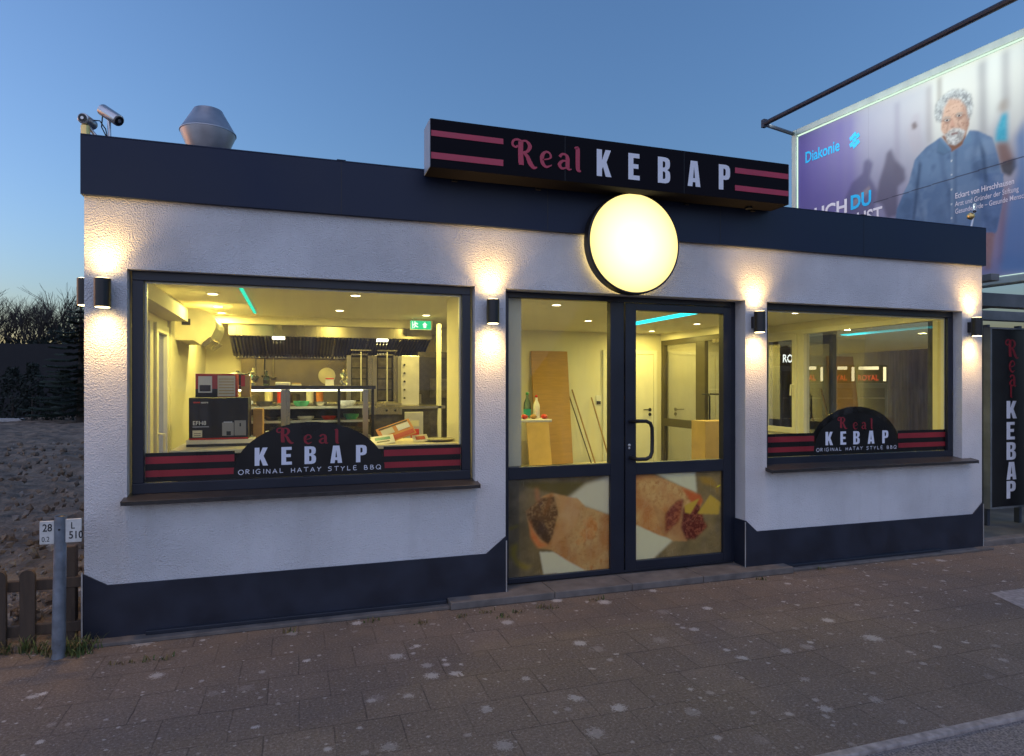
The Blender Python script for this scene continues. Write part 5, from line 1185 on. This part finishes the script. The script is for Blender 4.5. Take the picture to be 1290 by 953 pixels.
s.poly(BP['nose'], (.56, .33, .25), .008); nz = BP['nose']; s.poly([(nz[2][0]-.005, nz[2][1]), (nz[3][0], nz[3][1]-.012), (nz[4][0], nz[4][1]-.005), (nz[3][0], nz[3][1]+.01)], (.2, .09, .07), .005, alpha=.8)
s.poly([(nz[4][0]-.03, nz[4][1]+.02),(nz[4][0]-.045, nz[4][1]-.06),(nz[4][0]-.035, nz[4][1]-.06),(nz[4][0]-.018, nz[4][1]+.02)], (.25, .13, .1), .005, alpha=.8)
s.poly([(nz[2][0]+.03, nz[2][1]+.03),(nz[2][0]+.06, nz[2][1]-.04),(nz[2][0]+.05, nz[2][1]-.045),(nz[2][0]+.02, nz[2][1]+.02)], (.25, .13, .1), .005, alpha=.8)
hairn = np.clip((s.noise(.03, 3)-.3)*2.4, 0, 1)
s.poly(BP['beard'], (.34, .33, .32), .010, (.66, .66, .64), hairn); s.poly(BP['stache'], (.40, .37, .35), .006, (.68, .66, .63), hairn); s.poly(BP['mouth'], (.2, .08, .07), .004)
s.poly(BP['hair'], (.26, .27, .28), .012, (.55, .57, .57), hairn); s.fill(s.mask(BP['hair'], .006)*np.clip(np.sin(s.gu*90+s.noise(.1, 2)*20)-.4, 0, 1), (.14, .14, .15), alpha=.4)
s.poly(inset(BP['hair'][:3]+[(2.36, 5.05)], .9), (.42, .44, .44), .015, alpha=.5)
# paper joints
s.poly(BP['seam'], (.05, .05, .08), .002, alpha=.75)
for u_ in (1.28, 2.47): s.poly([(u_, 2.85), (u_+.004, 2.85), (u_+.004, 5.46), (u_, 5.46)], (.2, .2, .25), .002, alpha=.35)
s.build('poster', O0, U, Z, 'poster_print', bb)
M['ink_cyan'] = surf('cyan poster ink', (.0, .50, .95), .5, var=.03); M['ink_white'] = surf('white poster ink', (.8, .76, .85), .5, var=.03)
m = MB(); Pn = Nn*.004
m.font('Diakonie', .235, O0+U*.215+Pn+Z*5.0, U, Z, 'ink_cyan', .018, sx=.72)
cc = O0+U*1.07+Pn+Z*5.06
for a_, b_ in ((0,0),(.055,.05),(-.055,.05),(.055,-.05),(-.055,-.05),(0,.085),(0,-.085)): m.obox(cc+U*a_*.9+Z*b_*.9+Nn*.0002*(a_*40+b_*9), U*.026+Z*.014, Z*.028-U*.010, Nn*.0002, 'ink_cyan')
m.font('AUCH', .27, O0+U*.20+Pn+Z*4.08, U, Z, 'ink_white', .03, sx=1.0); m.font('DU', .27, O0+U*1.0+Pn+Z*4.10, U, Z, 'ink_cyan', .035, sx=.85)
m.font('KANNST', .33, O0+U*.12+Pn+Z*3.66, U, Z, 'ink_white', .018, sx=.82) if 0 else None
m.font('UST', .27, O0+U*1.10+Pn+Z*3.84, U, Z, 'ink_white', .018, sx=.82)
m.font('Eckart von Hirschhausen', .095, O0+U*2.45+Pn+Z*3.875, U, Z, 'ink_white', .014, sx=.68)
m.font('Arzt und Gründer der Stiftung', .085, O0+U*2.45+Pn+Z*3.78, U, Z, 'ink_white', .004, sx=.66)
m.font('Gesunde Erde – Gesunde Menschen', .085, O0+U*2.45+Pn+Z*3.69, U, Z, 'ink_white', .004, sx=.66)
m.build('poster_lettering', bb)
# steelwork under the board
st = thing('steel_canopy_frame', 'grey steel beams running below the billboard', 'canopy', (9.3, 1.0, 2.4))
m = MB(); m.box(8.2, 12.5, .95, 1.10, 2.56, 2.72, 'steelbeam'); m.build('front_beam', st, bevel=.006)
m = MB(); m.box(8.2, 12.5, 2.4, 2.55, 2.60, 2.74, 'steelbeam'); m.box(8.25, 8.37, .3, 4.5, 2.725, 2.80, 'steelbeam'); m.box(9.6, 9.7, 1.1, 4.5, 2.6, 2.7, 'steelbeam'); m.build_each('cross_beam', st, bevel=.006)
m = MB(); m.box(8.28, 8.36, .98, 1.06, .02, 2.56, 'steelbeam'); m.box(8.28, 8.36, 4.3, 4.4, .02, 2.72, 'steelbeam'); m.build_each('post', st)
M['shedboards'] = surf('grey shed boards', (.20, .18, .15), .8, var=.3, vscale=5, stretch=(5, 5, .3))
# drinks coolers in the yard to the right, seen through the side window
def cooler(x, y, ang, label, zt_, big=False):
    t = thing('drinks_cooler', label, 'cooler', (x, y, .02), None if big else 'drinks coolers beyond the side window')
    m = MB(); w = .29 if big else .21; m.box(x-w, x+w, y-.3, y+.3, .02, zt_-.28, 'steelbeam'); m.build('cabinet', t, bevel=.01)
    m = MB(); m.box(x-w, x+w, y-.29, y+.3, zt_-.279, zt_, 'sill'); m.build('header_box', t, bevel=.006)
    m = MB(); m.box(x-w+.04, x+w-.04, y-.309, y-.301, .3, zt_-.36, 'sill')
    for k in range(4): m.box(x-w+.04, x+w-.04, y-.3125, y-.3095, .45+k*.32, .465+k*.32, 'steel')
    m.build('glass_front', t)
    m = MB()
    if big:
        m.font('ROYAL', .17, (x-.24, y-.292, zt_-.22), X, Z, 'cooler_white', .02, sx=.82); m.font('KAFFEE', .075, (x-.2, y-.292, zt_-.06), X, Z, 'led_green', .01) if 0 else None
        m.box(x-.05, x+.02, y-.302, y-.3005, zt_-.40, zt_-.36, 'digits')
    else:
        m.box(x-.19, x+.09, y-.2935, y-.2905, zt_-.07, zt_-.02, 'cooler_lit'); m.box(x+.15, x+.19, y-.2935, y-.2905, zt_-.25, zt_-.03, 'cooler_lit')
        m.font('ROYAL', .12, (x-.20, y-.2935, zt_-.235), X, Z, 'cooler_red', .02, sx=.75)
    m.build('header_print', t)
    t.rotation_euler = (0, 0, R(ang)); return t
cooler(8.72, 4.0, 0, 'drinks cooler with white ROYAL header seen through the narrow sash', 2.20, True)
cooler(9.07, 3.78, -42, 'left of the three coolers with a small lit red ROYAL header', 1.93); cooler(9.53, 3.63, -42, 'middle one of the three coolers with a small lit red ROYAL header', 1.93); cooler(9.99, 3.47, -42, 'right of the three coolers with a small lit red ROYAL header', 1.93)
m = MB(); m.box(11.6, 13.5, .9, 7.5, .02, 2.25, 'shedboards'); m.box(8.0, 11.6, 6.6, 6.8, .02, 2.35, 'shedboards'); tag(m.build('dark_shed'), 'dark timber shed closing the yard right of the shop', 'shed')

# ================================================================== FENCE, MARKER POST, WEEDS
fc = thing('picket_fence', 'low weathered wooden picket fence joining the shop corner', 'fence', (-1.2, .04, 0))
m = MB(); m.obox((-1.25, .06, .375), (1.23,0,0), (0,.02,0), (0,0,.033), 'wood_old'); m.obox((-1.25, .06, .098), (1.23,0,0), (0,.02,0), (0,0,.033), 'wood_old'); m.build('rail', fc, bevel=.006)
rnd = random.Random(4)
for i, xc in enumerate((-.305, -.455, -.61, -.765, -.92, -1.08, -1.23, -1.39, -1.55, -1.7, -1.86, -2.0, -2.16, -2.32)):
    h_ = .515+rnd.uniform(-.015, .015); w_ = .04
    P = [(-w_, 0), (w_, 0)]+[(w_*math.cos(q), h_-w_*.9+w_*.9*math.sin(q)) for q in [math.pi*k/10 for k in range(11)]]
    m = MB(); m.prism(P, (xc, .015, -.03), Vector((1, 0, rnd.uniform(-.03, .03))), Z, Y*.022, 'wood_old'); m.build('picket', fc, bevel=.004)
m = MB(); m.box(-.135, -.06, .045, .11, -.05, .60, 'wood_old'); m.build('corner_post', fc, bevel=.006)

mp_ = thing('marker_post', 'leaning galvanised post carrying two white marker plates', 'marker post', (-.078, -.2, 0))
m = MB(); m.tube([(-.078, -.2, -.05), (-.074, -.2, .3), (-.066, -.2, .835)], [.036, .034, .031], 'galvpost', 20); m.tube([(-.066,-.2,.835),(-.066,-.2,.842)], [.033,.02], 'black', 20); m.build('post', mp_, smooth=True)
def plate(x0_, x1_, z0_, z1_, yaw, lines, label):
    c = Vector(((x0_+x1_)/2, -.215, (z0_+z1_)/2)); ux = Vector((math.cos(yaw), math.sin(yaw), 0)); n = Vector((ux.y, -ux.x, 0))
    m = MB(); m.obox(c, ux*(x1_-x0_)/2, Z*(z1_-z0_)/2, n*.004, 'platewhite'); o = m.build('marker_plate', mp_, bevel=.006); o['label'] = label
    m = MB()
    for tx, dx, dz, sz, bo in lines: m.font(tx, sz, c+n*.0048+ux*dx+Z*dz, ux, Z, 'black', bo, sx=.8)
    m.build('plate_text', o)
plate(-.168, -.094, .675, .812, .0, (('28', -.022, .008, .062, .015), ('0.2', -.026, -.052, .042, 0.0)), 'white plate reading 28 over 0.2')
plate(-.038, .045, .678, .818, .0, (('L', -.014, .012, .055, .01), ('510', -.024, -.046, .062, .015)), 'white plate reading L over 510')
m = MB(); m.box(-.17, .04, -.212, -.190, .80, .809, 'black'); m.lathe((-.064, -.233, .76), [(.006, 0), (.006, -.004)], 'black', 8, 'y'); m.build('clamp', mp_)

def weeds(name, label, pts, n, h0, h1, spread, mats, seed):
    r = random.Random(seed); m = MB()
    for (x_, y_) in pts:
        for _ in range(n):
            bx = x_+r.gauss(0, spread); by = y_+r.gauss(0, spread*.5); a = r.uniform(0, 6.28); h_ = r.uniform(h0, h1); ln = r.uniform(.3, 1.1)*h_; w_ = r.uniform(.002, .006)
            d = Vector((math.cos(a), math.sin(a), 0)); q = Vector((-d.y, d.x, 0))*w_; b_ = Vector((bx, by, 0.0))
            p1 = b_+d*ln*.4+Z*h_*.7; p2 = b_+d*ln+Z*h_
            m.add([b_-q, b_+q, p1+q*.8, p1-q*.8, p2], [(0,1,2,3), (3,2,4)], r.choice(mats))
    o = m.build(name, origin=(pts[0][0], pts[0][1], 0)); tag(o, label, 'weeds', kind='stuff'); return o
weeds('weeds', 'green and dry weeds round the foot of the marker post and fence', [(-.05,-.19),(-.12,-.15),(-.2,-.08),(.0,-.16),(.06,-.1),(-.3,-.04),(-.42,-.05),(-.02,-.1),(.03,-.2),(-.55,-.04),(-.7,-.05)], 45, .02, .10, .035, ['weed', 'weed', 'weeddry'], 1)
weeds('joint_moss', 'little moss and dry weeds growing in the paving joints', [(1.2,-.2),(1.75,-.17),(2.05,-.32),(2.35,-.28),(2.55,-.25),(2.75,-.32),(2.95,-.27),(3.0,-.31),(.45,-.42),(.5,-.43),(.3,-.42),(3.4,-.25),(2.6,-.36),(4.9,-.2),(5.6,-.12)], 16, .008, .035, .03, ['weed', 'weeddry', 'weeddry'], 2)

# ================================================================== FAR LEFT: boards, hedge shrubs, trees
m = MB()
m.obox((-26, 33.5, 1.75), (24.5,-1.5,0), (0,.05,0), (0,0,1.9), 'darkboards')
tag(m.build('tall_board_fence'), 'tall dark board fence closing off the yard far behind', 'fence')
def shrub(x, y, h_, r_, seed, label, mat='hedge', cat='shrub', name='dark_shrub', group='dark shrubs before the board fence'):
    r = random.Random(seed); t = thing(name, label, cat, (x, y, -.05), group); m = MB()
    m.tube([(x, y, -.05), (x, y, h_*.5)], [.06, .03], 'bark', 6); m.build('stem', t)
    m = MB()
    for _ in range(900):
        zz = r.random()**.8; rr = r_*(1-zz*.75)*(.55+.45*math.sqrt(r.random()))*(1+.25*math.sin(zz*17+seed)); a = r.uniform(0, 6.28)
        c = Vector((x+rr*math.cos(a), y+rr*math.sin(a), .1+zz*h_)); d = Vector((r.gauss(0,1), r.gauss(0,1), r.gauss(.6,1))).normalized(); e = d.orthogonal().normalized(); s_ = r.uniform(.05, .16)
        m.add([c-e*s_*.35, c+d*s_, c+e*s_*.35, c-d*s_*.6], [(0,1,2,3)], mat)
    m.build('foliage', t); return t
shrub(-10.6, 29.5, 2.3, .9, 1, 'dark pointed shrub at the left picture edge before the fence'); shrub(-9.7, 29.0, 2.5, .8, 2, 'tallest dark pointed shrub in the middle of the row'); shrub(-8.6, 29.2, 2.2, .8, 3, 'dark pointed shrub nearest to the shop corner'); shrub(-11.9, 29.4, 2.1, .9, 4, 'dark shrub at the outer left end of the row')
def conifer(x, y, h_, r_, seed, label, name='conifer_tree'):
    r = random.Random(seed); t = thing(name, label, 'tree', (x, y, 0)); m = MB(); m.tube([(x, y, -.1), (x, y, h_)], [.18, .02], 'bark', 8); m.build('trunk', t)
    m = MB(); zz = h_*.12
    while zz < h_:
        f_ = 1-zz/h_; nb = 9
        for k in range(nb):
            a = r.uniform(0, 6.28); L = r_*(f_**.85)*r.uniform(.7, 1.1)+.1; d = Vector((math.cos(a), math.sin(a), 0)); q = Vector((-d.y, d.x, 0))
            for j in range(int(7+L*9)):
                u = (j+1)/(7+L*9); p = Vector((x, y, zz))+d*L*u+Z*(-.28*L*u+.22*L*u*u)
                for sg in (-1, 1):
                    w_ = .34*(1-u*.7)*r.uniform(.6, 1.1)*min(1, L)
                    e = p+q*sg*w_+d*w_*.6-Z*w_*.3
                    m.add([p-d*.03, p+d*.04, e+d*.02, e-d*.02-Z*.03], [(0,1,2,3)], 'needles')
        zz += r.uniform(.16, .26)
    m.build('crown', t); return t
conifer(-7.2, 26.5, 5.3, 2.2, 5, 'dark conifer just left of the shop behind the board fence')
conifer(13.3, 9.6, 4.3, 1.6, 6, 'dark conifer seen above the vertical sign')
def bare_tree(x, y, h_, seed, label):
    r = random.Random(seed); t = thing('bare_tree', label, 'tree', (x, y, 0), 'bare winter trees beyond the yard'); tr = MB(); cr = MB()
    def grow(p, d, L, rad, lev):
        q = p+d*L; mid = (p+q)/2+Vector((r.uniform(-1,1), r.uniform(-1,1), 0))*L*.05
        (tr if lev < 2 else cr).tube([p, mid, q], [rad, rad*.85, rad*.7], 'bark', 5 if lev < 2 else 3, caps=False)
        if lev >= 6: return
        for k in range(3 if lev < 5 else 2):
            ax = Vector((r.gauss(0,1), r.gauss(0,1), r.gauss(0,.3))).normalized(); nd = (d+ax*r.uniform(.35, .75)+Z*.12).normalized()
            grow(q-(q-p)*r.uniform(0, .35), nd, L*r.uniform(.62, .86), rad*.6, lev+1)
    grow(Vector((x, y, -.2)), Vector((r.uniform(-.05,.05), 0, 1)).normalized(), h_*.31, .17, 0)
    tr.build('trunk', t); cr.build('crown', t)
bt = [(-15.9, 40, 8.3, 'bare tree at the left picture edge'), (-14.9, 40, 8.0, 'second bare tree from the left'), (-13.9, 39, 7.6, 'bare tree third from the left with forked top'), (-12.9, 40, 8.2, 'bare tree left of the conifer, fourth in the row'), (-11.9, 39, 7.2, 'low bare tree partly behind the conifer'), (-16.9, 40, 8.0, 'outermost left bare tree, mostly out of view')]
bt += [(-10.4, 41, 7.4, 'bare tree right behind the conifer, mostly hidden by it'), (-14.4, 44, 8.8, 'tallest bare tree, standing behind the front row')]
for i, (a_, b_, c_, l_) in enumerate(bt): bare_tree(a_, b_, c_, 20+i, l_)
m = MB(); r = random.Random(9)
for _ in range(9000):
    u = r.random(); x_ = -34+u*34; y_ = 38+r.uniform(-1, 1); zt_ = 4.1+.35*math.sin(u*31)+.25*math.sin(u*77)+1.3*max(0, (x_+12)/6); z_ = r.random()**.6*max(3.5, zt_)
    c = Vector((x_, y_, z_)); s_ = r.uniform(.1, .3); d = Vector((r.gauss(0,1), r.gauss(0,1), r.gauss(.8,1))).normalized(); e = d.orthogonal().normalized()
    m.add([c-e*s_*.3, c+d*s_, c+e*s_*.3, c-d*s_], [(0,1,2,3)], 'hedge')
m.box(-34, 0, 38.2, 38.6, -.2, 3.6, 'hedge')
tag(m.build('undergrowth'), 'dark brushwood between the far bare trees', 'undergrowth', kind='stuff')
